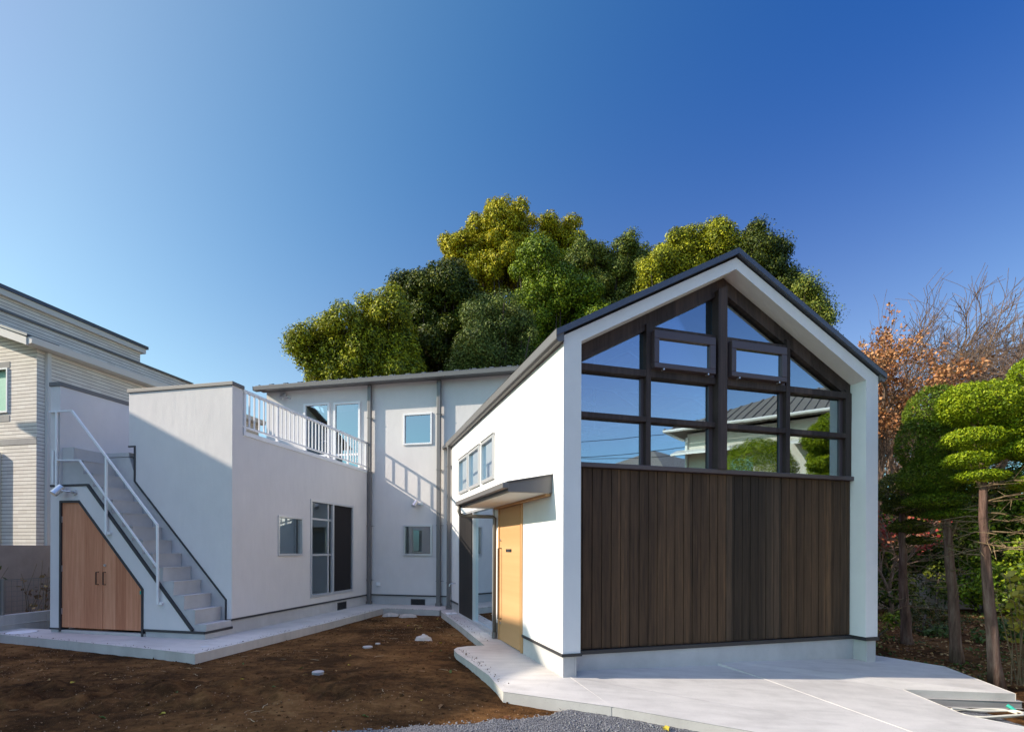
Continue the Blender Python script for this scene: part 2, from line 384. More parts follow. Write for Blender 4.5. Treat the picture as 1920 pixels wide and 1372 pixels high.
o = np_mesh('ground', V, np.stack([ii, ii + 1, ii + nx + 1, ii + nx], 1), 'soil', smooth=True); tag(o, kind='structure')
o['label'] = 'dark brown bare soil of the unfinished garden'

# crushed stone track in front of the forecourt
gx = np.arange(-2.2, 5.5, .03); gy = np.arange(1.5, 5.9, .03); X, Y = np.meshgrid(gx, gy)
edge = 4.42 + .47 * np.clip(X + 1.16, -1, 4) + .16 * fbm(X * 3, Y * 3, 4, 5)
Z = ground_z(X, Y, False) + .035 + fbm(X * 4, Y * 4, 4, 31) * .03 + fbm(X * 22, Y * 22, 3, 33) * .018
nx = len(gx); ii = (np.arange(len(gy) - 1)[:, None] * nx + np.arange(nx - 1)[None]).ravel()
keep = (Y < edge).ravel()[ii]; ii = ii[keep]
Z = np.where(Y > edge - .06, Z - .05, Z)
o = np_mesh('gravel_track', np.stack([X.ravel(), Y.ravel(), Z.ravel()], 1), np.stack([ii, ii + 1, ii + nx + 1, ii + nx], 1), 'gravel_bed', smooth=True)
tag(o, 'grey crushed stone track along the concrete forecourt edge', kind='structure')
ICO = np.array([(0, 0, -1), (.72, -.53, -.45), (-.28, -.85, -.45), (-.89, 0, -.45), (-.28, .85, -.45), (.72, .53, -.45), (.28, -.85, .45), (-.72, -.53, .45), (-.72, .53, .45), (.28, .85, .45), (.89, 0, .45), (0, 0, 1)])
ICF = np.array([(0, 1, 2), (1, 0, 5), (0, 2, 3), (0, 3, 4), (0, 4, 5), (1, 5, 10), (2, 1, 6), (3, 2, 7), (4, 3, 8), (5, 4, 9), (1, 10, 6), (2, 6, 7), (3, 7, 8), (4, 8, 9), (5, 9, 10), (6, 10, 11), (7, 6, 11), (8, 7, 11), (9, 8, 11), (10, 9, 11)])
def stones(name, P, R, m, label):
    n = len(P); sc = R[:, None, None] * RNG.uniform(.5, 1.3, (n, 1, 3)) * RNG.uniform(.75, 1.25, (n, 12, 1))
    a = RNG.uniform(0, 6.28, n); c, s_ = np.cos(a)[:, None], np.sin(a)[:, None]
    v = ICO[None] * sc; x = v[..., 0] * c - v[..., 1] * s_; y = v[..., 0] * s_ + v[..., 1] * c
    v = np.stack([x, y, v[..., 2] * .75], -1) + P[:, None]
    f = ICF[None] + (np.arange(n) * 12)[:, None, None]
    o = np_mesh(name, v.reshape(-1, 3), f.reshape(-1, 3), m); return tag(o, label, kind='stuff')
P = np.stack([RNG.uniform(-2, 4.6, 9000), RNG.uniform(3.6, 5.7, 9000)], 1)
e = 4.40 + .47 * np.clip(P[:, 0] + 1.16, -1, 4) + .16 * fbm(P[:, 0] * 3, P[:, 1] * 3, 4, 5)
P = P[P[:, 1] < e]; P = np.c_[P, ground_z(P[:, 0], P[:, 1], False) + .035]
stones('gravel', P, RNG.uniform(.004, .013, len(P)) ** 1., 'gravel_stone', 'loose grey crushed stones on the track')
P = np.stack([RNG.uniform(-7.5, 1, 7000), RNG.uniform(3.9, 11, 7000)], 1); P = np.c_[P, ground_z(P[:, 0], P[:, 1])]
stones('soil_clods', P, RNG.uniform(.004, .017, len(P)) * RNG.choice([.6, 1, 1.7], len(P), p=[.5, .42, .08]), 'soil_clod', 'small clods of earth on the bare soil')

P = np.stack([RNG.uniform(-7.5, .6, 5200), RNG.uniform(3.9, 11.5, 5200)], 1); P = P[fbm(P[:, 0] * .8, P[:, 1] * .8, 3, 77) > -.03]; P = np.c_[P, ground_z(P[:, 0], P[:, 1]) + .008]
stones('wood_chips', P, RNG.uniform(.002, .0075, len(P)), 'chip', 'pale chips, roots and grit strewn over the bare soil')
# concrete paving (one apron piece per pour)
def slab(name, poly_xyz, th, m='concrete', lab=None):
    mb = MB(); n = len(poly_xyz)
    tris = tessellate_polygon([[Vector((p[0], p[1], 0)) for p in poly_xyz]])
    vs = [tuple(p) for p in poly_xyz] + [(p[0], p[1], p[2] - th) for p in poly_xyz]
    mb.add(vs, [tuple(t) for t in tris] + [tuple(n + i for i in reversed(t)) for t in tris] + [(i, (i + 1) % n, n + (i + 1) % n, n + i) for i in range(n)])
    o = mb.build(name, m, bevel=.004); return tag(o, lab, kind='structure')
w0 = lambda u, v, z=0: W(u, v, z)
slab('paving', [w0(-4.05, -.32), w0(.12, -.82), w0(.12, .2), w0(-3.6, .2), w0(-3.9, .2)], .3, lab='concrete apron in front of the cedar storage doors')
slab('paving', [w0(.125, -.825), w0(.71, -.94), w0(.83, 1.9), w0(-.1, 1.9), w0(-.1, .2), w0(.125, .2)], .3, lab='concrete strip at the foot of the outside stairs')
slab('paving', [w0(.8305, 1.906), w0(.83, 4.45), w0(2.2, 4.45), w0(2.4, 5.5), w0(-.1, 5.5), w0(-.1, 1.906)], .3, lab='concrete strip round the back of the courtyard')
g = lambda u, v, z: G(u, v, z)
slab('paving', [g(-.33, 5.9, -.003), g(-.33, 4.2, -.02), g(-.35, 2.115, -.062), g(.1, 2.115, -.062), g(.1, 7, -.003), g(-.1, 7, -.003)], .3, lab='narrow concrete strip beneath the sliding glass door')
arc = [g(-.36, 2.11, -.062), g(-.62, 2.12, -.062), g(-.78, 2.06, -.062), g(-.86, 1.92, -.062), g(-.875, 1.7, -.062), g(-.845, 1.3, -.062), g(-.79, .3, -.062), g(-.785, -.25, -.10)]
def D(x, y): return (x, y, drv(x, y))
slab('paving', arc + [D(1.16, 5.18), D(.86, 5.93), g(.1, .1, -.066), g(.1, 2.11, -.062)], .35, lab='concrete entrance slab with a rounded corner by the timber door')
slab('paving', [D(1.163, 5.182), D(2.41, 4.78), D(3.94, 4.45), D(4.1, 4.75), D(3.22, 6.24), D(2.75, 6.95), g(2.2, .35, -.09), g(.1, .35, -.03), g(.1, .06, -.066), D(.863, 5.935)], .35, lab='left pour of the sloping concrete forecourt')
slab('paving', [D(4.105, 4.7525), D(4.3, 4.3), D(5.9, 4.5), D(5.31, 5.22), D(4.92, 5.45), D(4.80, 6.12), (6.02, 6.02, -.262), (6.18, 7.15, -.205), (5.62, 7.65, -.16), D(5.2, 7.8), g(2.25, .45, -.05), D(2.755, 6.953), D(3.225, 6.2415)], .35, lab='right pour of the sloping concrete forecourt with its raised wedge')
mb = MB(); mb.prism(I, 'uv', [(4.86, 6.06), (6.05, 5.97), (6.06, 6.2), (4.9, 6.3)], -.42, -.338); tag(mb.build('footing_edge', 'concrete_rough', bevel=.01), 'rough broken concrete under the wedge end', 'footing')

pp = []
for F_, a_, b_, z_ in ((W, (.78, 1.9), (.78, 4.3), 0), (W, (.66, -.7), (.78, 1.9), 0), (W, (-3.9, -.3), (.65, -.88), 0), (G, (-.31, 5.8), (-.32, 2.2), -.01), (G, (-.80, 1.9), (-.76, -.2), -.06), (W, (.9, 4.48), (2.1, 4.48), 0)):
    for _ in range(90):
        t_ = RNG.uniform(); w_ = abs(RNG.normal()) * .05; u_ = a_[0] + (b_[0] - a_[0]) * t_ - (w_ if F_ is W and a_[0] > .5 else -w_ if F_ is G else 0); v_ = a_[1] + (b_[1] - a_[1]) * t_ + (w_ if F_ is W and not a_[0] > .5 else 0); pp.append(F_(u_, v_, z_ + .003))
stones('soil_crumbs', np.array(pp), RNG.uniform(.002, .008, len(pp)), 'soil_clod', 'crumbs of soil spilled along the edges of the paving')
# ------------------------------------------------------------------ the house
house = thing('house', W(-.5, 3, 0), 'new pale grey rendered house with a gabled window block, dark timber cladding and outside stairs', 'house')
PL = .235                                            # top of plinth
LK = 5.371
def window_frame(F, ax, p, a0, a1, z0, z1, w=.045, d=.06, out=-.02, name='window', fm='aluminium', gm='glass', parent=house, sub=(), pane_in=.03):
    """frame standing 'out' proud of plane p; a0..a1, z0..z1 outer"""
    P = (lambda q, a, z: F(q, a, z)) if ax == 'u' else (lambda q, a, z: F(a, q, z))
    sgn = 1
    mb = MB(); q0, q1 = p + out, p + out + d
    def bx(a, b, c, e, q0=q0, q1=q1):
        cc = [P(q, x, z) for q in (q0, q1) for x, z in ((a, c), (b, c), (b, e), (a, e))]
        mb.add(cc, [(0, 3, 2, 1), (4, 5, 6, 7), (0, 1, 5, 4), (1, 2, 6, 5), (2, 3, 7, 6), (3, 0, 4, 7)])
    bx(a0, a1, z0, z0 + w); bx(a0, a1, z1 - w, z1); bx(a0, a0 + w, z0 + w, z1 - w); bx(a1 - w, a1, z0 + w, z1 - w)
    wi = mb.build(name, fm, parent, bevel=.004)
    mb = MB(); x0, x1, y0, y1 = a0 + w - .004, a1 - w + .004, z0 + w - .004, z1 - w + .004; q = p + out + pane_in
    mb.add([P(q, x0, y0), P(q, x1, y0), P(q, x1, y1), P(q, x0, y1)], [(0, 1, 2, 3)]); mb.build('pane', gm, wi)
    return wi, P
# --- wing: east wall
mb = MB(); holes = [(1.76, 2.51, 1.26, 1.985), (2.81, 4.535, .40, 2.375)]
wall(mb, W, 'u', 0, -.16, .81, LK, PL, 3.27, holes)
# tower parapet walls around the roof terrace
hw = [(-2.06, 3.13), (-1.915, 3.13), (-1.915, 2.53), (-.09, .555), (-.09, PL), (0, PL), (0, 4.035), (-2.06, 4.035)]
mb.prism(W, 'uz', hw, .57, .81)
# left parapet + outer left wall, and back parapet of terrace
mb.box(W, -3.0, -2.8, -.004, 5.3, 2.385, 4.035)
mb.box(W, -3.0, -2.9, .1, 5.3, .06, 2.385)
mb.build('wing_wall', 'plaster', house)
# concrete plinth with flashing
mb = MB(); mb.box(W, -.15, -.006, .57, LK, -.2, PL - .006); mb.box(W, -.006, 2.4, LK + .006, LK + .1, -.2, PL - .006)
mb.box(W, -1.09, .004, .006, .57, -.2, .085); mb.box(W, -2.99, -2.83, .006, .1, -.2, .05); mb.each('plinth', 'concrete_plinth', house)
mb = MB(); mb.box(W, -.02, .016, .57, LK - .05, PL - .022, PL + .008); mb.box(W, .016, 2.35, LK - .018, LK + .02, PL - .022, PL + .008)
mb.box(W, -1.10, .016, -.014, .05, .085, .122); mb.box(W, .005, .018, -.014, .58, .085, .122); mb.box(W, -3.0, -2.82, -.012, .05, .05, .075)
mb.each('plinth_flashing', 'trim_dark', house)
# stairs : zigzag prism
prof = [(.006, .122)]
zz = .222; uu = .006
prof.append((uu, zz))
for k in range(13):
    nu = -.005 - .196 * (k + 1); prof.append((nu, zz)); zz = round(.222 + .2155 * (k + 1), 4); prof.append((nu, zz))
prof += [(-2.8, zz), (-2.8, 2.2), (-2.5, 2.2), (-.35, .122)]
mb = MB(); mb.prism(W, 'uz', prof, .03, .569); mb.build('stairs', 'step_finish', house, bevel=.006)
mb = MB(); mb.prism(W, 'uz', [(-2.8, 2.94), (-2.06, 2.94), (-1.92, 2.6), (-1.90, 2.5), (-.095, .555), (-.095, .20), (-.4, .2), (-2.8, 2.5)], .576, .70); mb.box(W, -2.8, -2.06, .572, .809, 2.95, 3.02); mb.build('stair_side', 'step_finish', house)
mb = MB()
for k in range(13):      # nosing strips
    u = -.005 - .196 * k; z = .222 + .2155 * k; mb.box(W, u - .04, u + .008, .024, .565, z - .012, z + .004)
mb.build('step_nosing', 'step_finish', house)
mb = MB(); mb.box(W, -2.8, -.16, .81, LK, 2.95, 3.02); mb.build('terrace_floor', 'concrete_plinth', house)
# stringer wall with the storage door opening
door = [(-2.775, .085), (-2.775, 2.14), (-2.395, 2.14), (-1.145, .745), (-1.145, .085)]
strg = [(-3.0, .065), (-3.0, 2.385), (-2.252, 2.385), (-.245, .118), (-1.1, .118), (-1.1, .03), (-2.82, .03), (-2.82, .065)]
mb = MB()
# pieces around the opening
mb.prism(W, 'uz', [(-3.0, .065), (-2.80, .065), (-2.80, 2.16), (-2.40, 2.16), (-1.125, .75), (-1.125, .12), (-.245, .12), (-2.252, 2.385), (-3.0, 2.385)], 0, .1)
mb.build('stringer_wall', 'plaster', house)
def strip(mb, F, plane, pts, w, a, b, side=1):
    """mitred strip of width w along polyline pts (2d), extruded a..b"""
    n = len(pts); L_, R_ = [], []
    for i in range(n):
        p = Vector(pts[i]); t0 = (p - Vector(pts[i - 1])).normalized() if i else None; t1 = (Vector(pts[i + 1]) - p).normalized() if i < n - 1 else None
        t = ((t0 or t1) + (t1 or t0)).normalized(); nn = Vector((-t.y, t.x)); c = nn.dot(Vector((-(t1 or t0).y, (t1 or t0).x)))
        R_.append(tuple(p)); L_.append(tuple(p + nn * side * w / max(c, .3)))
    for i in range(n - 1): mb.prism(F, plane, [R_[i], R_[i + 1], L_[i + 1], L_[i]], a, b)
mb = MB(); strip(mb, W, 'uz', [(-3.0, 2.385), (-2.252, 2.385), (-.235, .12)], .035, -.012, .11, 1); mb.build('stair_flashing', 'trim_dark', house)
mb = MB(); strip(mb, W, 'uz', [(-2.06, 3.13), (-1.915, 3.13), (-1.915, 2.53), (-.09, .555), (-.09, .235), (.018, .235)], .024, .552, .575, -1); mb.build('stair_wall_flashing', 'trim_dark', house)
mb = MB(); strip(mb, W, 'uz', [(-2.80, .02), (-2.80, 2.155), (-2.395, 2.155), (-1.125, .75), (-1.125, .0)], .035, -.014, .12, -1); df = mb.build('door_frame', 'trim_dark', house)
# storage doors
def leafdoor(poly, hx):
    mb = MB(); mb.prism(W, 'uz', poly, .012, .05); d = mb.build('storage_door', 'cedar', house, bevel=.003)
    mb = MB(); y = -.028; mb.tube([W(hx, .012, 1.00), W(hx, y, 1.00), W(hx, y, .80), W(hx, .012, .80)], .009, 6); mb.build('handle', 'black_metal', d); return d
d1 = leafdoor([(-2.762, .09), (-2.762, 2.118), (-2.41, 2.118), (-1.945, 1.598), (-1.945, .09)], -2.025)
d2 = leafdoor([(-1.935, .09), (-1.935, 1.587), (-1.163, .728), (-1.163, .09)], -1.885)
for z in (.35, 1.05, 1.85):
    mb = MB(); mb.box(W, -2.775, -2.755, -.002, .02, z - .05, z + .05); mb.build('hinge', 'silver_metal', d1)
mb = MB(); mb.tube([W(-1.885, .013, 1.11), W(-1.885, -.004, 1.11)], .022, 10); mb.build('lock', 'silver_metal', d2)
mb = MB(); mb.box(W, -1.20, -1.165, -.002, .011, .66, .715); mb.build('tape', 'green_plastic', d2)
mb = MB(); mb.box(W, -2.80, -1.11, .0, .1, .0, .045); mb.build('door_sill', 'concrete', house, bevel=.004)
mb = MB(); mb.box(W, -2.78, -1.14, .052, .1, .05, 2.1 if False else .75); 
# parapet cappings
mb = MB(); mb.box(W, -2.085, .022, .548, .83, 4.037, 4.095); mb.box(W, -3.02, -2.785, -.02, 5.3, 4.037, 4.105); mb.each('parapet_capping', 'gutter_metal', house, bevel=.004)
# terrace railing on its kerb
mb = MB(); mb.box(W, -.17, .014, .83, LK - .02, 3.272, 3.345); kerb = mb.build('railing_kerb', 'white_metal', house, bevel=.004)
rl = MB(); zt = 4.03; zb = 3.43
rl.bar(W(-.03, .84, zt), W(-.03, LK - .09, zt), .05, .045); rl.bar(W(-.03, .84, zb), W(-.03, LK - .09, zb), .035, .03)
rail = rl.build('terrace_railing', 'white_metal', house, bevel=.003)
posts = [.885, 1.763, 2.65, 4.36, 5.24]; posts.insert(3, 3.52)
for v in posts:
    m_ = MB(); m_.box(W, -.052, -.008, v - .022, v + .022, 3.345, zt + .012); m_.build('post', 'white_metal', rail)
bal = []
for a, b in zip(posts[:-1], posts[1:]):
    k = max(2, round((b - a) / .131)); bal += [a + (b - a) * i / k for i in range(1, k)]
for v in bal:
    m_ = MB(); m_.box(W, -.04, -.018, v - .011, v + .011, zb, zt - .01); m_.build('baluster', 'white_metal', rail)
# wing windows
window_frame(W, 'u', 0, 1.745, 2.525, 1.245, 2.0, .04, -.09, .02, 'window', 'aluminium', 'glass', house, pane_in=-.05)
sw, _ = window_frame(W, 'u', 0, 2.79, 4.555, .38, 2.395, .05, -.1, .02, 'sliding_window', 'aluminium', 'glass_clear', house, pane_in=-.07)
mb = MB()
mb.box(W, -.035, .022, 3.62, 3.68, .43, 2.345); mb.box(W, -.06, -.03, 2.84, 3.64, 1.98, 2.02); mb.box(W, -.06, -.03, 2.84, 3.64, 1.23, 1.27); mb.box(W, -.06, -.03, 3.50, 3.55, .43, 2.345)
mb.each('sash', 'aluminium', sw)
mb = MB(); mb.box(W, -.028, -.024, 3.68, 4.505, .43, 2.345); mb.build('insect_screen', 'fly_screen', sw)
# air vents in plinths
def vent(F, ax, p, a0, a1, z0, z1, s):
    mb = MB()
    bx = (lambda q0, q1, x0, x1, y0, y1: mb.box(F, q0, q1, x0, x1, y0, y1)) if ax == 'u' else (lambda q0, q1, x0, x1, y0, y1: mb.box(F, x0, x1, q0, q1, y0, y1))
    t = .02
    bx(p, p + s * .012, a0, a1, z0, z0 + t); bx(p, p + s * .012, a0, a1, z1 - t, z1); bx(p, p + s * .012, a0, a0 + t, z0 + t, z1 - t); bx(p, p + s * .012, a1 - t, a1, z0 + t, z1 - t)
    for i in range(5):
        z = z0 + t + (z1 - z0 - 2 * t) * (i + .5) / 5; bx(p + s * .003, p + s * .009, a0 + t, a1 - t, z - .006, z + .004)
    o = mb.build('air_vent', 'trim_dark', house); mb = MB()
    bx(p + s * .001, p + s * .002, a0 + t, a1 - t, z0 + t, z1 - t); mb.build('vent_opening', 'hole_dark', o)
vent(W, 'u', -.006, 3.87, 4.255, -.005, .17, 1); vent(W, 'v', LK + .006, 1.135, 1.508, -.022, .145, -1)
# --- back wing
mb = MB(); holes = [(-1.84, -1.11, 3.06, 5.12), (-.975, -.25, 3.06, 5.10), (.94, 1.665, 3.96, 4.71), (.95, 1.675, 1.23, 1.955)]
wall(mb, W, 'v', LK, LK + .16, -2.966, 7.5, PL, 5.56, holes)
mb.box(W, -2.966, -2.81, LK + .16, LK + 5, 2.8, 5.6); mb.box(W, 7.34, 7.5, LK + .16, LK + 5, -.2, 5.6); mb.box(W, -2.81, 7.34, LK + 4.85, LK + 5, -.2, 6.0)
mb.build('back_wall', 'plaster', house)
mb = MB(); mb.prism(W, 'vz', [(LK - .30, 5.60), (LK - .30, 5.575), (LK + 5.3, 6.09), (LK + 5.3, 6.115)], -3.08, 7.7); rf = mb.build('back_roof', 'roof_metal', house)
mb = MB()
for i in range(18):
    u = -2.7 + i * .42; zz = 5.60; mb.prism(W, 'vz', [(LK - .27, zz), (LK - .15, zz), (LK - .15, zz + .035), (LK - .2, zz + .055), (LK - .27, zz + .03)], u, u + .10)
mb.each('snow_guard', 'roof_metal', rf)
mb = MB()
for i in range(28):
    u = -3.0 + i * .38; mb.prism(W, 'vz', [(LK - .28, 5.602), (LK + 5.3, 6.117), (LK + 5.3, 6.145), (LK - .28, 5.63)], u, u + .02)
mb.build('roof_seams', 'roof_metal', rf)
mb = MB(); mb.prism(W, 'vz', [(LK - .38, 5.565), (LK - .37, 5.465), (LK - .24, 5.465), (LK - .24, 5.565)], -3.10, 7.7); mb.box(W, -3.06, 7.6, LK - .24, LK - .002, 5.50, 5.565); mb.build('eaves_gutter', 'gutter_metal', house, bevel=.006)
for a0, a1, z0, z1, ins in ((-1.852, -1.10, 3.05, 5.135, 0), (-.988, -.238, 3.05, 5.115, 0)):
    wi, P_ = window_frame(W, 'v', LK, a0, a1, z0, z1, .055, .09, -.035, 'terrace_door', 'white_metal', 'glass', house, pane_in=.04)
    mb = MB(); mb.box(W, a0 + .055, a1 - .055, LK - .012, LK + .02, 3.75, 3.80); mb.build('door_rail', 'white_metal', wi)
    mb = MB(); mb.tube([W(a1 - .06, LK - .04, 4.12), W(a1 - .06, LK - .075, 4.12), W(a1 - .13, LK - .075, 4.12)], .01, 6); mb.build('handle', 'silver_metal', wi)
window_frame(W, 'v', LK, .925, 1.68, 3.945, 4.722, .042, .09, -.03, 'window', 'white_metal', 'glass', house, pane_in=.045)
window_frame(W, 'v', LK, .937, 1.69, 1.215, 1.972, .042, .09, -.03, 'window', 'aluminium', 'glass', house, pane_in=.045)
# downpipes
def downpipe(F, u, v, z0, z1, w=.095, boot=True, m='gutter_metal'):
    mb = MB(); mb.box(F, u - w / 2, u + w / 2, v - .045, v + .035, z0, z1)
    o = mb.build('downpipe', m, house, bevel=.012)
    k = 0; z = z0 + .6
    while z < z1 - .3:
        m2 = MB(); m2.box(F, u - w / 2 - .006, u + w / 2 + .006, v - .051, v + .075, z - .008, z + .008); m2.tube([F(u + w / 2, v + .02, z), F(u + w / 2 + .07, v + .04, z)], .004, 5); m2.build('pipe_bracket', m, o); z += 1.35
    if boot: m2 = MB(); m2.box(F, u - w / 2 - .015, u + w / 2 + .015, v - .06, v + .05, z0, z0 + .07); m2.build('pipe_shoe', m, o)
downpipe(W, .055, LK - .085, .0, 5.47); downpipe(W, 1.885, LK - .085, .0, 5.47, .1)
downpipe(G, -.065, 6.42, .0, 3.84, .085)
# --- gabled block
Wd = 4.7445; R0 = .237; ZE = 3.825; ZA = 5.085; DV = 7.0
mb = MB(); holes = [(1.40, 2.53, -.06, 2.06), (2.80, 5.47, -.03, 2.12), (2.835, 3.60, 2.57, 3.275), (3.79, 4.585, 2.57, 3.285), (4.715, 5.525, 2.57, 3.29)]
Gz = .19
def gwall(mb, lo, hi, p0, p1, hs):
    wall(mb, G, 'u', p0, p1, .215, DV, lo, hi, hs)
gwall(mb, Gz, ZE - .03, 0, .16, [h if h[2] > Gz else (h[0], h[1], Gz, h[3]) for h in holes])
fr_out = [(0, Gz), (0, ZE), (Wd / 2 - .01, ZA), (Wd, ZE - .02), (Wd, Gz), (4.525, Gz), (4.525, 3.735), (Wd / 2 - .015, 4.94), (.22, 3.785), (.22, Gz)]
mb.prism(G, 'uz', fr_out, 0, .215)
# reveal behind the front frame, down to the recess plane
mb.prism(G, 'uz', [(.005, Gz), (.005, ZE - .05), (Wd / 2, ZA - .03), (Wd - .005, ZE - .05), (Wd - .005, Gz), (4.53, Gz), (4.53, 3.74), (Wd / 2 - .015, 4.945), (.215, 3.79), (.215, Gz)], .2155, .34)
mb.box(G, Wd - .16, Wd, .34, DV, Gz, ZE - .03)
mb.prism(G, 'uz', [(.16, Gz), (.16, ZE - .05), (Wd / 2, ZA - .08), (Wd - .16, ZE - .05), (Wd - .16, Gz)], DV - .15, DV)
mb.build('gable_wall', 'plaster_white', house)
mb = MB()
for a, b in ((0, 1.385), (5.485, DV)): mb.box(G, .006, .15, a + .006, b, -.3, Gz - .006)
mb.box(G, .15, .175, .006, .2, -.3, Gz - .006); mb.box(G, .15, 4.55, .2, .33, -.4, Gz - .025); mb.box(G, 4.55, 4.72, .006, .33, -.4, Gz - .03); mb.box(G, 4.6, 4.72, .33, DV, -.4, Gz - .01)
mb.each('gable_plinth', 'concrete_plinth', house, bevel=.004)
mb = MB(); mb.box(G, -.016, .018, -.016, 1.385, Gz - .022, Gz + .012); mb.box(G, -.016, .018, 5.5, DV - .1, Gz - .022, Gz + .012); mb.box(G, .018, .235, -.016, .02, Gz - .022, Gz + .012)
mb.box(G, .222, 4.52, .184, .235, Gz - .05, Gz - .005); mb.box(G, 4.515, Wd + .014, -.016, .3, Gz - .05, Gz - .01)
mb.each('gable_flashing', 'trim_dark', house)
# cladding boards below the window, each a real board with a gap
def clad(name, u0, u1, mname):
    mb = MB(); u = u0
    while u < u1 - .02:
        e = min(u + .1287, u1); d = random.uniform(0, .004); mb.box(G, u + .004, e - .004, .232 - d, .262, Gz + .005, 2.372); u += .1287
    return mb.build(name, mname, house, bevel=.003)
clad('timber_cladding', .222, 2.41, 'dark_cladding'); clad('timber_cladding', 2.41, 3.312, 'black_cladding'); clad('timber_cladding', 3.312, 4.524, 'dark_cladding')
mb = MB(); mb.box(G, .2, 4.53, .262, .3, Gz, 2.372); mb.build('cladding_backing', 'hole_dark', house)
mb = MB(); mb.box(G, .222, 4.524, .17, .34, 2.374, 2.43); mb.build('window_sill', 'brown_sash', house, bevel=.005)
# dark timber header following the roof, boards set upright
top = lambda u: (3.785 + (4.94 - 3.785) * (u - .22) / (2.357 - .22)) if u < 2.357 else (4.94 + (3.735 - 4.94) * (u - 2.357) / (4.525 - 2.357))
mb = MB(); u = .222; cuts = []
while u < 4.52: cuts.append(u); u += .1287
cuts = sorted(cuts + [2.357, 4.524])
for a, b in zip(cuts[:-1], cuts[1:]):
    if b - a < .008: continue
    a2, b2 = a + .001, b - .001; dh = .155; mb.prism(G, 'uz', [(a2, top(a2) - dh), (b2, top(b2) - dh), (b2, top(b2) + .02), (a2, top(a2) + .02)], .236, .30)
mb.build('gable_header', 'dark_timber', house, bevel=.002)
# big window: posts, transoms, panes, awning sashes
bw = MB()
mu = MB()
for a, b, v in ((.222, .262, .25), (1.20, 1.262, .20), (2.225, 2.405, .16), (3.358, 3.42, .20), (4.42, 4.524, .215)):
    if b - a < .15: mu.prism(G, 'uz', [(a, 2.43), (b, 2.43), (b, top(b) - .13), (a, top(a) - .13)], v, .36)
bw.prism(G, 'uz', [(2.225, 2.43), (2.36, 2.43), (2.36, top(2.36) - .13), (2.225, top(2.225) - .13)], .155, .36)
bw.prism(G, 'uz', [(2.36, 2.43), (2.405, 2.43), (2.405, top(2.405) - .13), (2.36, top(2.36) - .13)], .215, .36)
bwo = bw.build('gable_window', 'dark_timber', house, bevel=.004); mu.each('mullion', 'dark_timber', bwo, bevel=.004)
tr = MB()
for a, b in ((.262, 1.20), (1.262, 2.223), (2.407, 3.358), (3.42, 4.42)):
    for z0, z1 in ((2.975, 3.04), (3.535, 3.62)): tr.box(G, a, b, .205, .35, z0, z1)
for a, b in ((1.262, 2.223), (2.407, 3.358)): tr.box(G, a, b, .208, .35, 4.11, 4.17)
strip(tr, G, 'uz', [(.26, top(.26) - .152), (2.224, top(2.224) - .152)], .04, .225, .35, -1); strip(tr, G, 'uz', [(2.406, top(2.406) - .152), (4.42, top(4.42) - .152)], .04, .225, .35, -1)
tr.each('transom', 'dark_timber', bwo, bevel=.004)
inner = MB()
for u in (1.262, 2.405 + .0, 3.42):   # glazing beads, slightly set back
    pass
for a, b in ((2.165, 2.223), (3.31, 3.356), (4.36, 4.418), (1.155, 1.198)): inner.prism(G, 'uz', [(a, 2.432), (b, 2.432), (b, 3.53 if b < 4 else 3.53), (a, 3.53)], .262, .33)
inner.each('glazing_bead', 'brown_sash', bwo)
def pane(poly, v, m='glass', parent=bwo, name='pane'):
    mb = MB(); mb.prism(G, 'uz', poly, v, v + .004); return mb.build(name, m, parent)
for a, b in ((.262, 1.198), (1.262, 2.223), (2.407, 3.356), (3.42, 4.418)):
    pane([(a, 2.43), (b, 2.43), (b, 2.98), (a, 2.98)], .28); pane([(a, 3.035), (b, 3.035), (b, 3.54), (a, 3.54)], .28)
tt = lambda u: top(u) - .15
pane([(.262, 3.615), (1.2, 3.615), (1.2, tt(1.2)), (.262, tt(.262))], .28); pane([(1.262, 4.165), (2.224, 4.165), (2.224, tt(2.224)), (1.262, max(4.17, tt(1.262)))], .28)
pane([(2.406, 4.165), (3.39, 4.165), (3.39, max(4.17, tt(3.39))), (2.406, tt(2.406))], .28); pane([(3.42, 3.615), (4.41, 3.615), (4.41, tt(4.41)), (3.42, tt(3.42))], .28)
for a0, a1 in ((1.268, 2.165), (2.412, 3.30)):
    mb = MB(); z0, z1, v0, v1 = 3.635, 4.10, .13, .21
    for x0, x1, y0, y1, q0 in ((a0, a1, z0, z0 + .065, v0), (a0, a1, z1 - .10, z1, v0), (a0, a0 + .07, z0 + .065, z1 - .10, v0), (a1 - .085, a1, z0 + .065, z1 - .10, v0)): mb.box(G, x0, x1, q0, v1, y0, y1)
    s_ = mb.build('awning_sash', 'brown_sash', bwo, bevel=.006)
    mb = MB(); mb.box(G, a0 - .03, a1 + .04, .21, .30, z0 - .015, z0 + .02); mb.box(G, a0 - .03, a1 + .04, .21, .30, z1 - .02, z1 + .012); mb.box(G, a0 - .03, a0 + .0, .21, .30, z0 + .02, z1 - .02); mb.box(G, a1, a1 + .04, .21, .30, z0 + .02, z1 - .02)
    mb.build('sash_frame', 'brown_sash', bwo)
for a0, a1 in ((1.338, 2.08), (2.482, 3.215)): pane([(a0 - .004, 3.695), (a1 + .004, 3.695), (a1 + .004, 4.005), (a0 - .004, 4.005)], .165, 'glass_vent')
for u in (1.40, 2.05, 2.53, 3.17):
    mb = MB(); mb.tube([G(u, .175, 3.622), G(u, .125, 3.622)], .011, 8); mb.build('sash_stay', 'silver_metal', bwo)
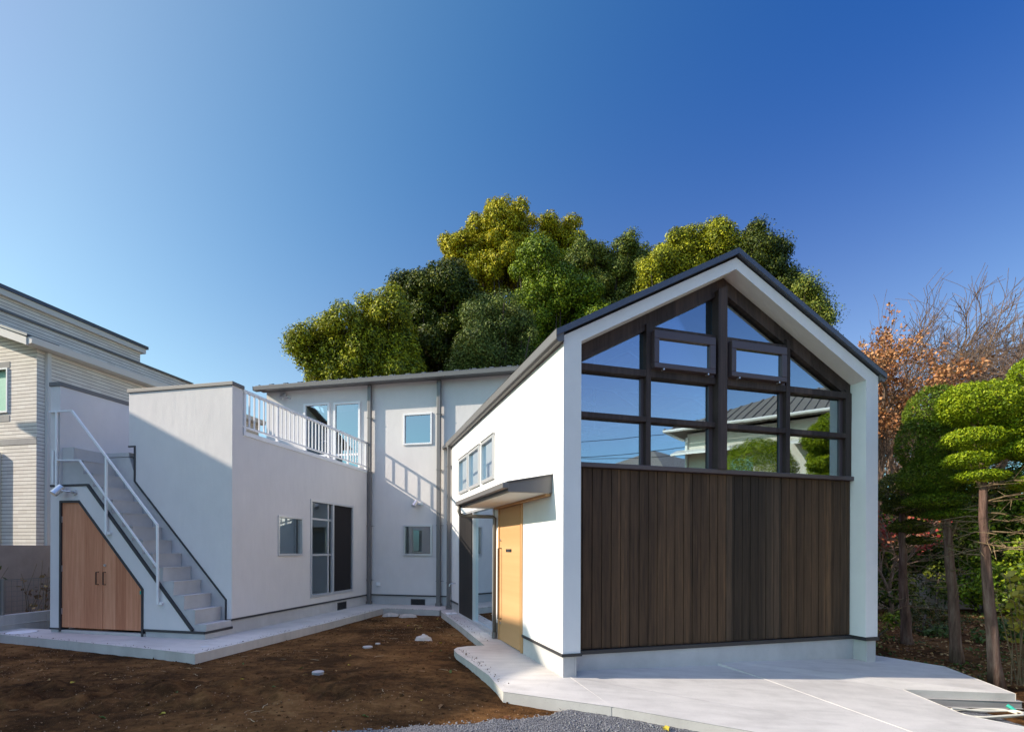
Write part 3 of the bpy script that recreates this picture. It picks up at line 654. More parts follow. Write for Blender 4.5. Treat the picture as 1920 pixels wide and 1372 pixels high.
# roof of the gabled block
mb = MB(); s1 = (ZA - ZE) / (Wd / 2)
OL = -.10
zr = lambda u: (ZE + .03 + s1 * u) if u < Wd / 2 else (ZA + .03 - (ZA - ZE + .02) / (Wd / 2) * (u - Wd / 2))
mb.prism(G, 'uz', [(OL, zr(OL)), (Wd / 2 - .012, zr(Wd / 2)), (Wd + .1, zr(Wd + .1)), (Wd + .1, zr(Wd + .1) + .065), (Wd / 2 - .012, zr(Wd / 2) + .07), (OL, zr(OL) + .065)], -.05, DV + .1)
gro = mb.build('gable_roof', 'roof_metal', house, bevel=.004)
mb = MB()
mb.prism(G, 'uz', [(0.0, ZE - .028), (0.0, ZE + .028), (Wd / 2 - .012, ZA + .028), (Wd, ZE + .0), (Wd, ZE - .05), (Wd / 2, ZA - .032)], .218, DV); mb.build('roof_deck', 'interior_timber', house)
mb = MB(); mb.prism(G, 'uz', [(-.105, ZE - .06), (-.105, ZE + .055), (-.012, ZE + .06), (-.012, ZE - .075), (-.07, ZE - .085)], -.03, 6.62)
mb.prism(G, 'uz', [(Wd + .012, ZE - .08), (Wd + .012, ZE + .02), (Wd + .11, ZE + .03), (Wd + .115, ZE - .05), (Wd + .07, ZE - .09)], -.03, 6.9); mb.build('eaves_gutter', 'gutter_metal', house, bevel=.006)
# side windows
for a0, a1 in ((2.819, 3.614), (3.774, 4.60), (4.70, 5.54)):
    wi, _ = window_frame(G, 'u', 0, a0, a1, 2.555, 3.30, .055, .10, -.035, 'window', 'aluminium', 'glass', house, pane_in=.045)
    mb = MB(); mb.box(G, -.045, .0, a0 - .01, a1 + .01, 3.30, 3.312); mb.build('window_hood', 'gutter_metal', wi)
# sliding glass door with louvred shutter
gd, _ = window_frame(G, 'u', 0, 2.79, 5.49, -.03, 2.135, .05, .12, -.03, 'sliding_door', 'aluminium', 'glass_clear', house, pane_in=.05)
mb = MB(); mb.box(G, -.032, .03, 4.17, 4.23, .02, 2.085); mb.box(G, -.01, .03, 2.84, 2.90, .02, 2.085); mb.box(G, -.05, .05, 2.77, 5.5, -.06, -.03); mb.each('sash', 'aluminium', gd)
sh = MB(); v = 4.24
while v < 5.47: sh.box(G, -.028, -.004, v + .003, min(v + .1, 5.47), .0, 2.12); v += .103
sh.box(G, -.004, .02, 4.24, 5.46, .0, 2.12); sh.build('timber_shutter', 'louver_timber', gd)
# entry door
fd = MB(); fd.box(G, -.02, .12, 1.385, 1.435, -.06, 2.08); fd.box(G, -.02, .12, 2.50, 2.55, -.06, 2.08); fd.box(G, -.02, .12, 1.435, 2.50, 2.03, 2.08); fdo = fd.build('entry_door_frame', 'door_timber', house, bevel=.004)
ed = MB(); ed.box(G, -.004, .04, 1.50, 2.495, -.05, 2.028); ed.box(G, .006, .05, 1.437, 1.498, -.05, 2.028); edo = ed.build('entry_door', 'door_timber', house, bevel=.003)
mb = MB(); mb.tube([G(-.004, 2.40, 1.40), G(-.06, 2.40, 1.40), G(-.06, 2.40, .29), G(-.004, 2.40, .29)], .011, 8); mb.build('handle', 'black_metal', edo)
mb = MB(); mb.box(G, -.008, -.003, 1.885, 2.155, 1.345, 1.39); mb.build('letter_slot', 'hole_dark', edo); mb = MB(); mb.box(G, -.011, -.0085, 1.99, 2.0, 1.345, 1.39); mb.box(G, -.011, -.0085, 2.06, 2.07, 1.345, 1.39); mb.each('slot_detail', 'silver_metal', edo)
for z in (1.53, .22): mb = MB(); mb.tube([G(-.003, 2.43, z), G(-.022, 2.43, z)], .02, 10); mb.build('lock', 'silver_metal', edo)
# canopy over the entry
ca = MB(); ca.prism(G, 'uz', [(-.003, 2.068), (-.555, 2.068), (-.555, 2.165), (-.003, 2.268)], .32, 2.92); cao = ca.build('entry_canopy', 'gutter_metal', house, bevel=.004)
mb = MB(); mb.prism(G, 'uz', [(.0, 2.272), (-.575, 2.165), (-.575, 2.182), (-.001, 2.292)], .30, 2.95); mb.build('canopy_roof', 'dark_metal', cao)
mb = MB(); mb.box(G, -.53, -.02, .35, 2.89, 2.058, 2.067); mb.build('canopy_soffit', 'cream_wall', cao)
mb = MB(); mb.box(G, -.07, -.003, .37, 2.62, 2.03, 2.057) ; mb.build('canopy_trim', 'door_timber', cao)
mb = MB(); mb.box(G, -.63, -.556, .30, 2.95, 2.10, 2.165) ; mb.build('canopy_gutter', 'gutter_metal', cao, bevel=.006)
for k in (1.55, 1.66): mb = MB(); mb.tube([G(-.3, k, 2.056), G(-.3, k, 2.06)], .03, 12); mb.build('downlight', 'silver_metal', cao)
mb = MB(); mb.tube([G(-.59, 2.86, 2.10), G(-.59, 2.86, 2.00), G(-.57, 2.86, 1.95), G(-.50, 2.86, 1.925), G(-.09, 2.62, 1.91), G(-.06, 2.60, 1.88), G(-.06, 2.60, 1.80), G(-.06, 2.60, -.03)], .03, 10)
mb.build('canopy_downpipe', 'pipe_brown', cao, smooth=True)
mb = MB(); mb.tube([G(-.06, 2.60, -.045), G(-.06, 2.60, .05)], .042, 10); mb.build('pipe_shoe', 'gutter_metal', cao)
# stair handrails
hr = MB(); y = -.035
def rp(u, z, y=y): return W(u, y, z)
up = [rp(-2.98, 3.612), rp(-2.515, 3.605), rp(-.835, 1.745), rp(-.82, .515)]
for a, b in zip(up[:-1], up[1:]): hr.bar(a, b, .028, .028, (0, 0, 1) if abs(a[2] - b[2]) < 1.9 and a != up[2] else (1, 0, 0))
hro = hr.build('stair_handrail', 'white_metal', house)
mb = MB(); lo = [rp(-2.83, 2.815), rp(-2.36, 2.80), rp(-.84, 1.10)]
for a, b in zip(lo[:-1], lo[1:]): mb.bar(a, b, .024, .024)
mb.build('lower_rail', 'white_metal', hro)
for u, z0, z1 in ((-2.83, 2.30, 3.61), (-1.82, 1.60, 2.84), (-2.90, 2.44, 2.98)):
    mb = MB(); mb.bar(rp(u, z0), rp(u, z1), .029, .029, (1, 0, 0)); mb.build('post', 'white_metal', hro)
for u, z in ((-.82, .53), (-1.82, 1.62), (-2.83, 2.32)):
    mb = MB(); mb.box(W, u - .015, u + .07, y, -.002, z - .02, z + .02); mb.build('bracket', 'white_metal', hro)
# wall lamps
def lamp(base, d, F):
    """base point on the wall, lamp head offset d (frame coords)"""
    b = Vector(F(*base)); e_ = Vector(F(base[0] + d[0], base[1] + d[1], base[2] + d[2])); nrm = Vector(F(base[0], base[1] - 1, base[2])) - b
    mb = MB(); mb.tube([b - nrm * .0, b + nrm * .03], .048, 14); mb.tube([b + nrm * .03, b + nrm * .07, e_], .014, 8); r = mb.build('spotlight', 'silver_metal', house, smooth=False)
    ax = Vector((-.35, -.55, -.75)).normalized(); mb = MB(); mb.tube([e_ - ax * .09, e_ - ax * .085, e_ + ax * .085, e_ + ax * .09], [.046, .054, .058, .05], 14); mb.build('lamp_head', 'silver_metal', r)
lamp((-2.49, 0, 2.29), (-.19, -.13, .02), W); lamp((-2.29, LK, 5.33), (-.11, -.12, .02), W); lamp((1.40, LK, 2.47), (-.12, -.12, .01), W)
mb = MB(); mb.box(W, .22, .32, LK - .03, LK, .45, .54); mb.box(W, .235, .305, LK - .05, LK - .03, .46, .53); mb.build('outdoor_socket', 'white_plastic', house, bevel=.004)
mb = MB(); mb.tube([G(0, 5.95, .62), G(-.06, 5.95, .62), G(-.13, 5.95, .60), G(-.14, 5.95, .55)], [.018, .016, .014, .014], 8); mb.tube([G(-.07, 5.95, .62), G(-.07, 5.95, .66)], .01, 6); mb.bar(G(-.07, 5.91, .66), G(-.07, 5.99, .66), .012, .012)
mb.build('water_tap', 'silver_metal', house)
# interiors
mb = MB(); mb.box(G, .17, Wd - .17, .36, DV - .16, -.05, .05); mb.build('ground_floor', 'interior_floor', house)
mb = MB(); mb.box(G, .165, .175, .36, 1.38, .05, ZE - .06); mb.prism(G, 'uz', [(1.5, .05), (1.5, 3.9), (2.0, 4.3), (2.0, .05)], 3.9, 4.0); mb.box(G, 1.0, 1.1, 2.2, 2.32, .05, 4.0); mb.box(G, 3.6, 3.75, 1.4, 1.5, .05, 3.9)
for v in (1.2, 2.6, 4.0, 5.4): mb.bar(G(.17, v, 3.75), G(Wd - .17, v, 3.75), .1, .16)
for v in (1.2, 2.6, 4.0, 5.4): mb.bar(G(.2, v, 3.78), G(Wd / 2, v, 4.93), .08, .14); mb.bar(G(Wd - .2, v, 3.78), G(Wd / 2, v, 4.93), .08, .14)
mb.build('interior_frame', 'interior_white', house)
mb = MB(); mb.tube([G(1.2, 1.6, 4.3), G(1.2, 1.6, 3.2)], .012, 6); mb.tube([G(1.2, 1.6, 3.2), G(1.2, 1.6, 3.1)], [.07, .09], 12)
for k in range(4):
    a = k * math.pi / 2 + .4; mb.bar(G(1.2, 1.6, 3.17), G(1.2 + .5 * math.cos(a), 1.6 + .5 * math.sin(a), 3.17), .1, .012)
mb.build('ceiling_fan', 'white_metal', house)
mb = MB(); mb.box(W, -2.85, -.16, .95, LK, .1, .16); mb.box(W, -2.8, 7.3, LK + .2, LK + 4.8, 2.85, 2.95); mb.box(W, -2.8, 7.3, LK + .2, LK + 4.8, .0, .1); mb.build('interior_floor', 'interior_floor', house)
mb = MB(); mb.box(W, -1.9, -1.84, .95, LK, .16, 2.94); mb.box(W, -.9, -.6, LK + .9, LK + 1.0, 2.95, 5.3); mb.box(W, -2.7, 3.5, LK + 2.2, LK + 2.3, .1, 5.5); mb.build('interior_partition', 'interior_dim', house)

# ------------------------------------------------------------------ small ground things
def disc(name, x, y, z, r, h, m, lab, cat, grp=None, rim=False):
    t = thing(name, (x, y, z), lab, cat, grp) if rim else None
    mb = MB(); n = 28; mb.tube([(x, y, z - .05), (x, y, z + h - .004), (x, y, z + h)], [r, r, r * .97], n)
    if rim:
        mb.build('lid', m, t); m2 = MB(); m2.tube([(x, y, z - .05), (x, y, z + h * .5)], [r * 1.07, r * 1.07], n); m2.build('rim', 'concrete_rough', t)
    else:
        o = mb.build(name, m); tag(o, lab, cat, grp)
p = W(-3.42, -.13, 0); disc('manhole_cover', p[0], p[1], 0, .20, .006, 'white_plastic', 'round white inspection cover set in the apron left of the storage doors', 'manhole cover', rim=True)
p = W(.42, -.45, 0); disc('round_cover', p[0], p[1], 0, .06, .004, 'mastic', 'small round drain cap in the slab corner below the stairs', 'cover')
for px, py, r, h, lab in ((597, 1262, .07, .03, 'white pipe end standing out of the soil, nearest to the gravel'), (690, 1211, .075, .008, 'pale round cap in the middle of the brown soil'), (709, 1205, .04, .008, 'small pale round cap beside a larger one in the soil')):
    Yd = (EYE + .11) * FPX / (py - CY); x = (px - CX) / FPX * Yd; z = float(ground_z(np.array([x]), np.array([Yd]))[0]); disc('round_cover', x, Yd, z + .01, r, h, 'cap_grey', lab, 'cover')
p = G(-.17, 5.55, 0); t = thing('drain_cover', (p[0], p[1], 0), 'square white drain cover on the strip by the gable block downpipe', 'drain cover')
mb = MB(); mb.box(G, -.28, -.06, 5.45, 5.68, -.01, .004); mb.build('lid', 'white_plastic', t, bevel=.003); mb = MB(); mb.box(G, -.19, -.15, 5.55, 5.58, .004, .008); mb.build('grip', 'trim_dark', t)
def film(px, py, w, h, lab, seed):
    Yd = (EYE + .11) * FPX / (py - CY); x0 = (px - CX) / FPX * Yd; z0 = float(ground_z(np.array([x0]), np.array([Yd]), False)[0]) + .01
    a, b = np.meshgrid(np.linspace(-1, 1, 22), np.linspace(-1, 1, 16)); rr = np.hypot(a, b)
    k = 1 - .35 * vnoise(np.arctan2(b, a) * 2 + 9, rr * 0, seed)
    x = x0 + a * w * k; y = Yd + b * h * k; z = z0 + .015 + .09 * np.clip(1 - rr, 0, 1) * vnoise(a * 2.5 + seed, b * 2.5, seed + 3) + .03 * vnoise(a * 6, b * 6, seed + 5)
    z = np.where(rr > .95, ground_z(x, y) + .004, z)
    n = 22; i = (np.arange(15)[:, None] * n + np.arange(21)[None]).ravel(); cc = rr.ravel()[i] < 1.22
    i = i[cc]; o = np_mesh('plastic_sheet', np.stack([x.ravel(), y.ravel(), z.ravel()], 1), np.stack([i, i + 1, i + n + 1, i + n], 1), 'film'); tag(o, lab, 'plastic sheet')
film(733, 1153, .20, .14, 'crumpled clear plastic sheet at the left rear corner of the soil', 3); film(765, 1155, .22, .12, 'crumpled clear plastic sheet beside the rear kerb, right of its twin', 7); film(793, 1197, .17, .10, 'torn pale plastic scrap lying alone on the courtyard soil', 12)
# hose on the soil by the wedge
t = thing('garden_hose', (5.45, 5.65, -.4), 'coiled off white garden hose beside the forecourt wedge', 'hose')
pts = []
for i in range(90):
    a = i / 89 * 4.1 * math.pi; s = i / 89; pts.append((5.28 + .07 * s * 2 + (.42 - .08 * s) * math.cos(a), 5.68 + .02 * math.sin(a * 3) + (.13 + .03 * math.sin(s * 9)) * math.sin(a), -.385 + .02 * s + .012 * math.sin(a * 2.3)))
mb = MB(); mb.tube(pts, .013, 8); mb.build('hose', 'hose_white', t, smooth=True)
mb = MB(); e = Vector(pts[-1]); mb.tube([e, e + Vector((-.02, .03, .03)), e + Vector((-.04, .06, .05))], [.017, .02, .02], 10); mb.build('connector', 'green_plastic', t)
# fallen leaves, each its own object
def leaf_mesh(seed, s, m):
    r = random.Random(seed); mb = MB(); pts = []
    for i in range(10):
        a = i / 10 * 2 * math.pi; rr = s * (1 if i % 2 == 0 else .7) * r.uniform(.75, 1.1); pts.append((rr * math.cos(a) * 1.4, rr * math.sin(a) * .75, s * .45 * abs(math.sin(a)) * r.uniform(.4, 1.3)))
    mb.add([(0, 0, 0)] + pts, [(0, i + 1, (i + 1) % 10 + 1) for i in range(10)]); return mb.build('fallen_leaf', m)
protos = [leaf_mesh(i, .028, m) for i, m in enumerate(('leaf_dead', 'leaf_yellow', 'leaf_dead', 'leaf_moss'))]
LAB = ['dry brown leaf lying on the bare soil', 'yellow leaf fallen on the bare soil', 'curled pale brown leaf on the soil', 'faded green leaf on the bare soil']
rs = random.Random(5); used = [0] * 4
spots = [(rs.uniform(-3.6, -.2), rs.uniform(4.4, 11.4)) for _ in range(70)] + [(rs.uniform(-1.15, -.75) + (y_ - 8) * -.3, y_) for y_ in [rs.uniform(7.4, 11) for _ in range(16)]] + [(rs.uniform(-6.5, -3.8), rs.uniform(5.2, 6.6)) for _ in range(12)]
for i, (x, y) in enumerate(spots):
    k = rs.choice([0, 0, 1, 2, 2, 3]); o = protos[k] if not used[k] else protos[k].copy()
    if used[k]: COL.objects.link(o)
    used[k] += 1; z = float(ground_z(np.array([x]), np.array([y]))[0]); s = rs.uniform(.5, 1.25)
    o.location = (x, y, z + .008); o.rotation_euler = (rs.uniform(-.3, .3), rs.uniform(-.3, .3), rs.uniform(0, 6.28)); o.scale = (s, s, s)
    tag(o, LAB[k], 'leaf', ['brown leaves scattered on the soil', 'yellow leaves scattered on the soil', 'pale curled leaves scattered on the soil', 'green leaves scattered on the soil'][k])
for x, y, s, lab, m in ((1.62, 4.93, 1.6, 'orange leaf against the forecourt edge on the gravel', 'leaf_yellow'), (2.02, 4.80, 1.9, 'large curled brown leaf on the gravel by the forecourt', 'leaf_dead'), (2.33, 4.72, 1.0, 'small rust leaf at the far right of the gravel', 'leaf_rust'), (.12, 4.95, 1.2, 'rust leaf at the tip of the gravel by the entrance slab', 'leaf_rust')):
    o = leaf_mesh(int(x * 100), .03, m); o.location = (x, y, float(ground_z(np.array([x]), np.array([y]), False)[0]) + .05); o.scale = (s, s, s); o.rotation_euler = (.3, .1, x * 3); tag(o, lab, 'leaf')
tw = MB(); protoT = None
for i in range(34):
    x, y = rs.uniform(-5.5, -.1), rs.uniform(4.3, 7.6) if i % 3 else rs.uniform(7.5, 10.5); a = rs.uniform(0, 3.14); l = rs.uniform(.035, .10); zz_ = float(ground_z(np.array([x]), np.array([y]))[0]) + .018
    if protoT is None:
        tw.tube([(-.5, 0, 0), (-.15, .06, .05), (.2, -.02, .03), (.5, .08, .0)], [.025, .022, .018, .01], 5); protoT = tw.build('twig', 'straw'); o = protoT
    else: o = protoT.copy(); COL.objects.link(o)
    o.location = (x, y, zz_); o.rotation_euler = (0, 0, a); o.scale = (l * 1.6, l * 1.6, l); tag(o, 'thin straw coloured twig lying on the bare soil', 'twig', 'twigs scattered on the soil')

# ------------------------------------------------------------------ left boundary and neighbour
t = thing('mesh_fence', W(-3.9, 0, .25), 'low wire mesh fence on concrete blocks left of the storage doors', 'fence')
mb = MB(); v = -3.4
while v < 6: mb.box(W, -4.02, -3.9, v + .004, v + .996, -.3, .25); v += 1.0
mb.box(W, -4.015, -3.905, -3.4, 6, -.3, .245); mb.box(W, -4.03, -3.89, -3.4, 6, .075, .087); mb.build('block_base', 'concrete', t, bevel=.004)
mb = MB()
for z in np.arange(.30, .82, .085): mb.bar(W(-3.96, -3.4, z), W(-3.96, 6, z), .005, .005)
for v in np.arange(-3.4, 6, .085): mb.bar(W(-3.96, v, .28), W(-3.96, v, .84), .004, .004, (1, 0, 0))
mb.bar(W(-3.96, -3.4, .84), W(-3.96, 6, .84), .008, .012); mb.build('wire_mesh', 'grey_metal', t)
for v in (-2.1, -.05, 1.95, 3.95):
    mb = MB(); mb.tube([W(-3.96, v, .2), W(-3.96, v, .86)], .028, 10); mb.build('post', 'grey_metal', t)
tag(MB().box(W, -5.05, -4.93, -6, 9, -.3, 1.43).build('boundary_wall', 'concrete_block', bevel=.006), 'brown concrete boundary wall behind the mesh fence', 'wall')
# neighbour house, tile siding
nb = thing('neighbour_house', W(-9, 5, 0), 'neighbouring beige tiled house with white gutters and flat upper storey', 'house')
VF = 1.92
mb = MB(); holes = [(-7.9, -6.82, 3.9 + .45, 5.25)]
wall(mb, W, 'v', VF, VF + .2, -13, -6.0, -.2, 5.75, holes)
mb.prism(W, 'uz', [(-6.0, 5.75), (-13.0, 5.75), (-9.5, 6.95)], VF, VF + .2)
mb.box(W, -6.2, -6.0, VF + .2, 9.0, -.2, 5.66)
mb.box(W, -12.5, -7.5, VF + .21, 7.65, 5.9, 6.73); mb.box(W, -12.5, -7.52, VF + .22, 5.79, 6.78, 7.085); mb.box(W, -13, -12.8, VF + .2, 9, -.2, 5.7)
mb.build('wall', 'tile_siding', nb)
mb = MB(); mb.box(W, -12.6, -7.46, VF + .15, 7.7, 6.732, 6.785); mb.build('parapet_coping', 'gutter_metal', nb)
mb = MB(); mb.box(W, -12.6, -7.42, VF - .05, 5.89, 7.08, 7.215); mb.build('upper_fascia', 'cream_wall', nb); mb = MB(); mb.box(W, -12.65, -7.38, VF - .15, 5.94, 7.217, 7.30); mb.build('upper_roof', 'roof_metal', nb)
mb = MB(); mb.prism(W, 'uz', [(-5.80, 5.78), (-6.4, 5.98), (-6.4, 5.95), (-5.80, 5.755)], VF - .3, 9.0); mb.prism(W, 'uz', [(-5.80, 5.755), (-9.5, 7.07), (-9.5, 7.12), (-5.78, 5.80)], VF - .34, VF + .3); mb.prism(W, 'uz', [(-13.2, 5.755), (-9.5, 7.07), (-9.5, 7.12), (-13.2, 5.80)], VF - .34, VF + .3); mb.build('roof', 'roof_metal', nb)
mb = MB(); mb.prism(W, 'uz', [(-5.82, 5.60), (-5.72, 5.62), (-5.70, 5.75), (-5.84, 5.75)], VF - .30, 9.0); mb.prism(W, 'uz', [(-5.84, 5.585), (-9.5, 6.88), (-9.5, 7.05), (-5.84, 5.745)], VF - .32, VF - .26); mb.box(W, -6.0, -5.84, VF - .26, 9, 5.62, 5.65); mb.prism(W, 'uz', [(-5.85, 5.60), (-9.5, 6.9), (-9.5, 6.93), (-5.85, 5.63)], VF - .26, VF); mb.build('fascia_gutter', 'cream_wall', nb)
mb = MB(); mb.box(W, -5.995, -5.92, VF + .16, VF + .24, .0, 5.6); mb.build('downpipe', 'cream_wall', nb)
mb = MB(); mb.box(W, -7.9, -6.79, VF - .03, VF + .05, 4.31, 4.35); mb.box(W, -6.82, -6.79, VF - .03, VF + .05, 4.35, 5.25); mb.box(W, -7.9, -6.79, VF - .03, VF + .05, 5.25, 5.28); nw = mb.build('window', 'white_metal', nb)
mb = MB(); mb.box(W, -7.9, -6.82, VF + .06, VF + .07, 4.35, 5.25); mb.build('blind', 'wall_blind', nw)
for z in (4.12, 5.285, 3.6): mb = MB(); mb.box(W, -8.2, -6.75, VF - .008, VF, z, z + .13) if z > 4 else mb.box(W, -9, -5.99, VF - .008, VF, z, z + .13); mb.build('soldier_course', 'cream_wall' if False else 'concrete_rough', nb)
mb = MB(); mb.box(W, -7.07, -6.97, VF - .12, VF - .02, 1.3, 3.45); mb.build('shutter_case', 'cream_wall', nb)
# the house whose gable shades the stairs, standing left of the view
sh = thing('neighbour_house', W(-12, -4.6, 0), 'two storey gabled house left of the camera, shading the garden', 'house')
UE = -8.52; mb = MB(); VA, ZTOP, VB = -4.63, 8.70, -.35
pr = [(VA - 4.3, -.4), (VB, -.4), (VB, ZTOP - .347 * (VB - VA)), (VA, ZTOP), (VA - 4.3, ZTOP - .347 * 4.3)]
mb.prism(W, 'vz', [(a, b - (.12 if b > 0 else 0)) for a, b in pr], UE - .3, UE - 2.6); mb.build('wall', 'cream_wall', sh)
mb = MB(); mb.prism(W, 'vz', [(VA - 4.8, ZTOP - .347 * 4.8), (VA, ZTOP), (VB + .5, ZTOP - .347 * (VB + .5 - VA)), (VB + .5, ZTOP - .347 * (VB + .5 - VA) - .1), (VA, ZTOP - .11), (VA - 4.8, ZTOP - .347 * 4.8 - .1)], UE, UE - 2.8); mb.build('roof', 'tile_roof', sh)
for v in (-7, -4.6, -2.2):
    for z in (1.1, 4.2): mb = MB(); mb.box(W, UE - .3, UE - .25, v - .6, v + .6, z, z + 1.2); wn2 = mb.build('window', 'white_metal', sh); mb = MB(); mb.box(W, UE - .248, UE - .245, v - .55, v + .55, z + .05, z + 1.15); mb.build('pane', 'glass', wn2)

# house across the road, mirrored in the big window
rh_ = thing('neighbour_house', (16, 1, -.4), 'cream two storey house with a hipped tile roof right of the camera', 'house')
A_ = Vector((13.9, -2.0)); dr = Vector((2.3, 6.6)).normalized(); nr = Vector((dr.y, -dr.x))
def H(u, v, z): q = A_ + dr * u + nr * v; return (q.x, q.y, z)
hz_ = [(1.2, 2.4, 3.6, 4.8), (4.2, 5.8, 3.6, 4.8), (1.2, 2.4, .8, 2.0), (4.2, 6.0, .0, 2.0)]
mb = MB(); wall(mb, H, 'v', 0, .2, 0, 9, -.5, 5.85, hz_); mb.box(H, 0, .2, .2, 7, -.5, 5.85); mb.box(H, 8.8, 9, .2, 7, -.5, 5.85); mb.box(H, .2, 8.8, 6.8, 7, -.5, 5.85); mb.build('wall', 'cream_wall', rh_)
mb = MB(); c = [H(-.7, -.7, 5.95), H(9.7, -.7, 5.95), H(9.7, 7.7, 5.95), H(-.7, 7.7, 5.95), H(2.6, 3.5, 7.75), H(6.4, 3.5, 7.75)]
mb.add(c, [(0, 1, 5, 4), (1, 2, 5), (2, 3, 4, 5), (3, 0, 4), (3, 2, 1, 0)])
for i in range(34):
    u = -.7 + i * .31; f_ = min(1, max(.05, (u + .7) / 3.3)) if u < 2.6 else (1 if u < 6.4 else max(.05, (9.7 - u) / 3.3)); mb.bar(H(u, -.7, 5.96), H(u, -.7 + 4.2 * f_, 5.96 + 1.8 * f_), .06, .05)
mb.build('roof', 'tile_roof', rh_)
mb = MB(); mb.tube([H(-.7, -.75, 5.9), H(9.7, -.75, 5.9)], .06, 8); mb.tube([H(-.02, -.05, 5.7), H(-.02, -.05, -.4)], .05, 8); mb.tube([H(-.6, -.7, 5.85), H(-.1, -.1, 5.6)], .05, 8); mb.build('gutter', 'white_metal', rh_)
mb = MB(); mb.prism(H, 'vz', [(-.8, 5.0), (0, 5.25), (0, 5.15), (-.8, 4.93)], -.4, 3); mb.prism(H, 'vz', [(-.9, 4.95), (0, 5.2), (0, 5.1), (-.9, 4.88)], 3.6, 6.6); mb.build('window_hood', 'white_metal', rh_)
for a0, a1, z0, z1 in hz_: window_frame(H, 'v', 0, a0, a1, z0, z1, .06, .1, -.02, 'window', 'white_metal', 'glass', rh_, pane_in=.04)
far = thing('neighbour_house', (14, -16, -.4), 'far low house with an orange roof behind the camera', 'house')
MB().box(I, 8, 22, -26, -18, -.5, 4.6).build('wall', 'cream_wall', far); mb = MB(); mb.add([(7.5, -26.5, 4.5), (22.5, -26.5, 4.5), (22.5, -17.5, 4.5), (7.5, -17.5, 4.5), (11, -22, 7), (19, -22, 7)], [(0, 1, 5, 4), (1, 2, 5), (2, 3, 4, 5), (3, 0, 4)]); mb.build('roof', 'orange_roof', far)
far = thing('neighbour_house', (27, -11, -.4), 'far house with a grey green hipped roof behind the camera', 'house')
MB().box(I, 22, 32, -20, -10, -.5, 6.2).build('wall', 'cream_wall', far); mb = MB(); mb.add([(21.5, -20.5, 6.2), (32.5, -20.5, 6.2), (32.5, -9.5, 6.2), (21.5, -9.5, 6.2), (27, -15, 8.6)], [(0, 1, 4), (1, 2, 4), (2, 3, 4), (3, 0, 4)]); mb.build('roof', 'tile_roof', far)
pole = thing('utility_pole', (24, -6, -.4), 'concrete utility pole carrying cables behind the camera', 'utility pole'); MB().tube([(24, -6, -.5), (24, -6, 9)], [.17, .11], 12).build('pole', 'concrete', pole); MB().bar((23.2, -6.5, 8.3), (24.8, -5.5, 8.3), .1, .1).build('crossarm', 'grey_metal', pole)
for i, (b, zb_) in enumerate((((2, -22, 8.5), 8.4), ((3, -20, 7.4), 7.6), ((6, -25, 9.5), 6.9))):
    mb = MB(); a = Vector((24, -6, zb_)); b = Vector(b); mb.tube([a.lerp(b, s / 16) - Vector((0, 0, 1.1 * 4 * (s / 16) * (1 - s / 16))) for s in range(17)], .018, 5)
    tag(mb.build('power_cable', 'cable_black'), ['highest', 'middle', 'lowest'][i] + ' black cable slung from the utility pole behind the camera', 'cable')

# ------------------------------------------------------------------ vegetation
def rdir(n):
    d = RNG.normal(size=(n, 3)); return d / np.linalg.norm(d, axis=1)[:, None]
def leaves(P, Nn, size, asp=.45, jit=.45):
    n = len(P); nn = Nn + RNG.normal(size=(n, 3)) * jit; nn /= np.linalg.norm(nn, axis=1)[:, None]
    t = np.cross(nn, rdir(n)); t /= np.linalg.norm(t, axis=1)[:, None] + 1e-9; b = np.cross(nn, t)
    s = size * RNG.uniform(.6, 1.35, n); t = t * s[:, None] * .5; b = b * (s * asp)[:, None] * .5
    V = np.stack([P - t, P + b + nn * (s * .08)[:, None], P + t, P - b + nn * (s * .08)[:, None]], 1).reshape(-1, 3)
    return V, np.arange(n * 4).reshape(-1, 4)
def clump(lobes, n_sub, n_leaf, sub, flat=1.0, low=-.55):
    """lobes (x,y,z,r) -> leaf points round sub-clumps spread over each lobe's skin"""
    PP, NN = [], []
    for (x, y, z, r) in lobes:
        k = max(6, int(n_sub * r * r)); d = rdir(k * 2); d = d[d[:, 2] > low][:k]; k = len(d)
        rs_ = sub * RNG.uniform(.5, 1.5, k); c = np.array([x, y, z]) + d * (r - rs_ * .6)[:, None] * RNG.uniform(.72, 1.06, k)[:, None] * np.array([1, 1, flat])
        for ci, di, ri in zip(c, d, rs_):
            m = int(n_leaf * (ri / sub) ** 2) + 4; q = rdir(m); q = q + di * .55; q /= np.linalg.norm(q, axis=1)[:, None]
            PP.append(ci + q * (ri * RNG.uniform(.45, 1.08, m) ** .7)[:, None]); NN.append(q + np.array([0, 0, .25]))
    return np.concatenate(PP), np.concatenate(NN)
def limbs(mb, base, tops, r0, n=7):
    base = Vector(base)
    for tp in tops:
        tp = Vector(tp); pts = []; k = 7; bend = Vector((random.uniform(-.4, .4), random.uniform(-.3, .3), 0))
        for i in range(k + 1):
            s = i / k; p = base.lerp(tp, s); p.x = base.x + (tp.x - base.x) * s ** 1.5; p.y = base.y + (tp.y - base.y) * s ** 1.5
            pts.append(p + bend * math.sin(s * math.pi) * .6)
        mb.tube(pts, [max(.02, r0 * (1 - .88 * (i / k))) for i in range(k + 1)], n)
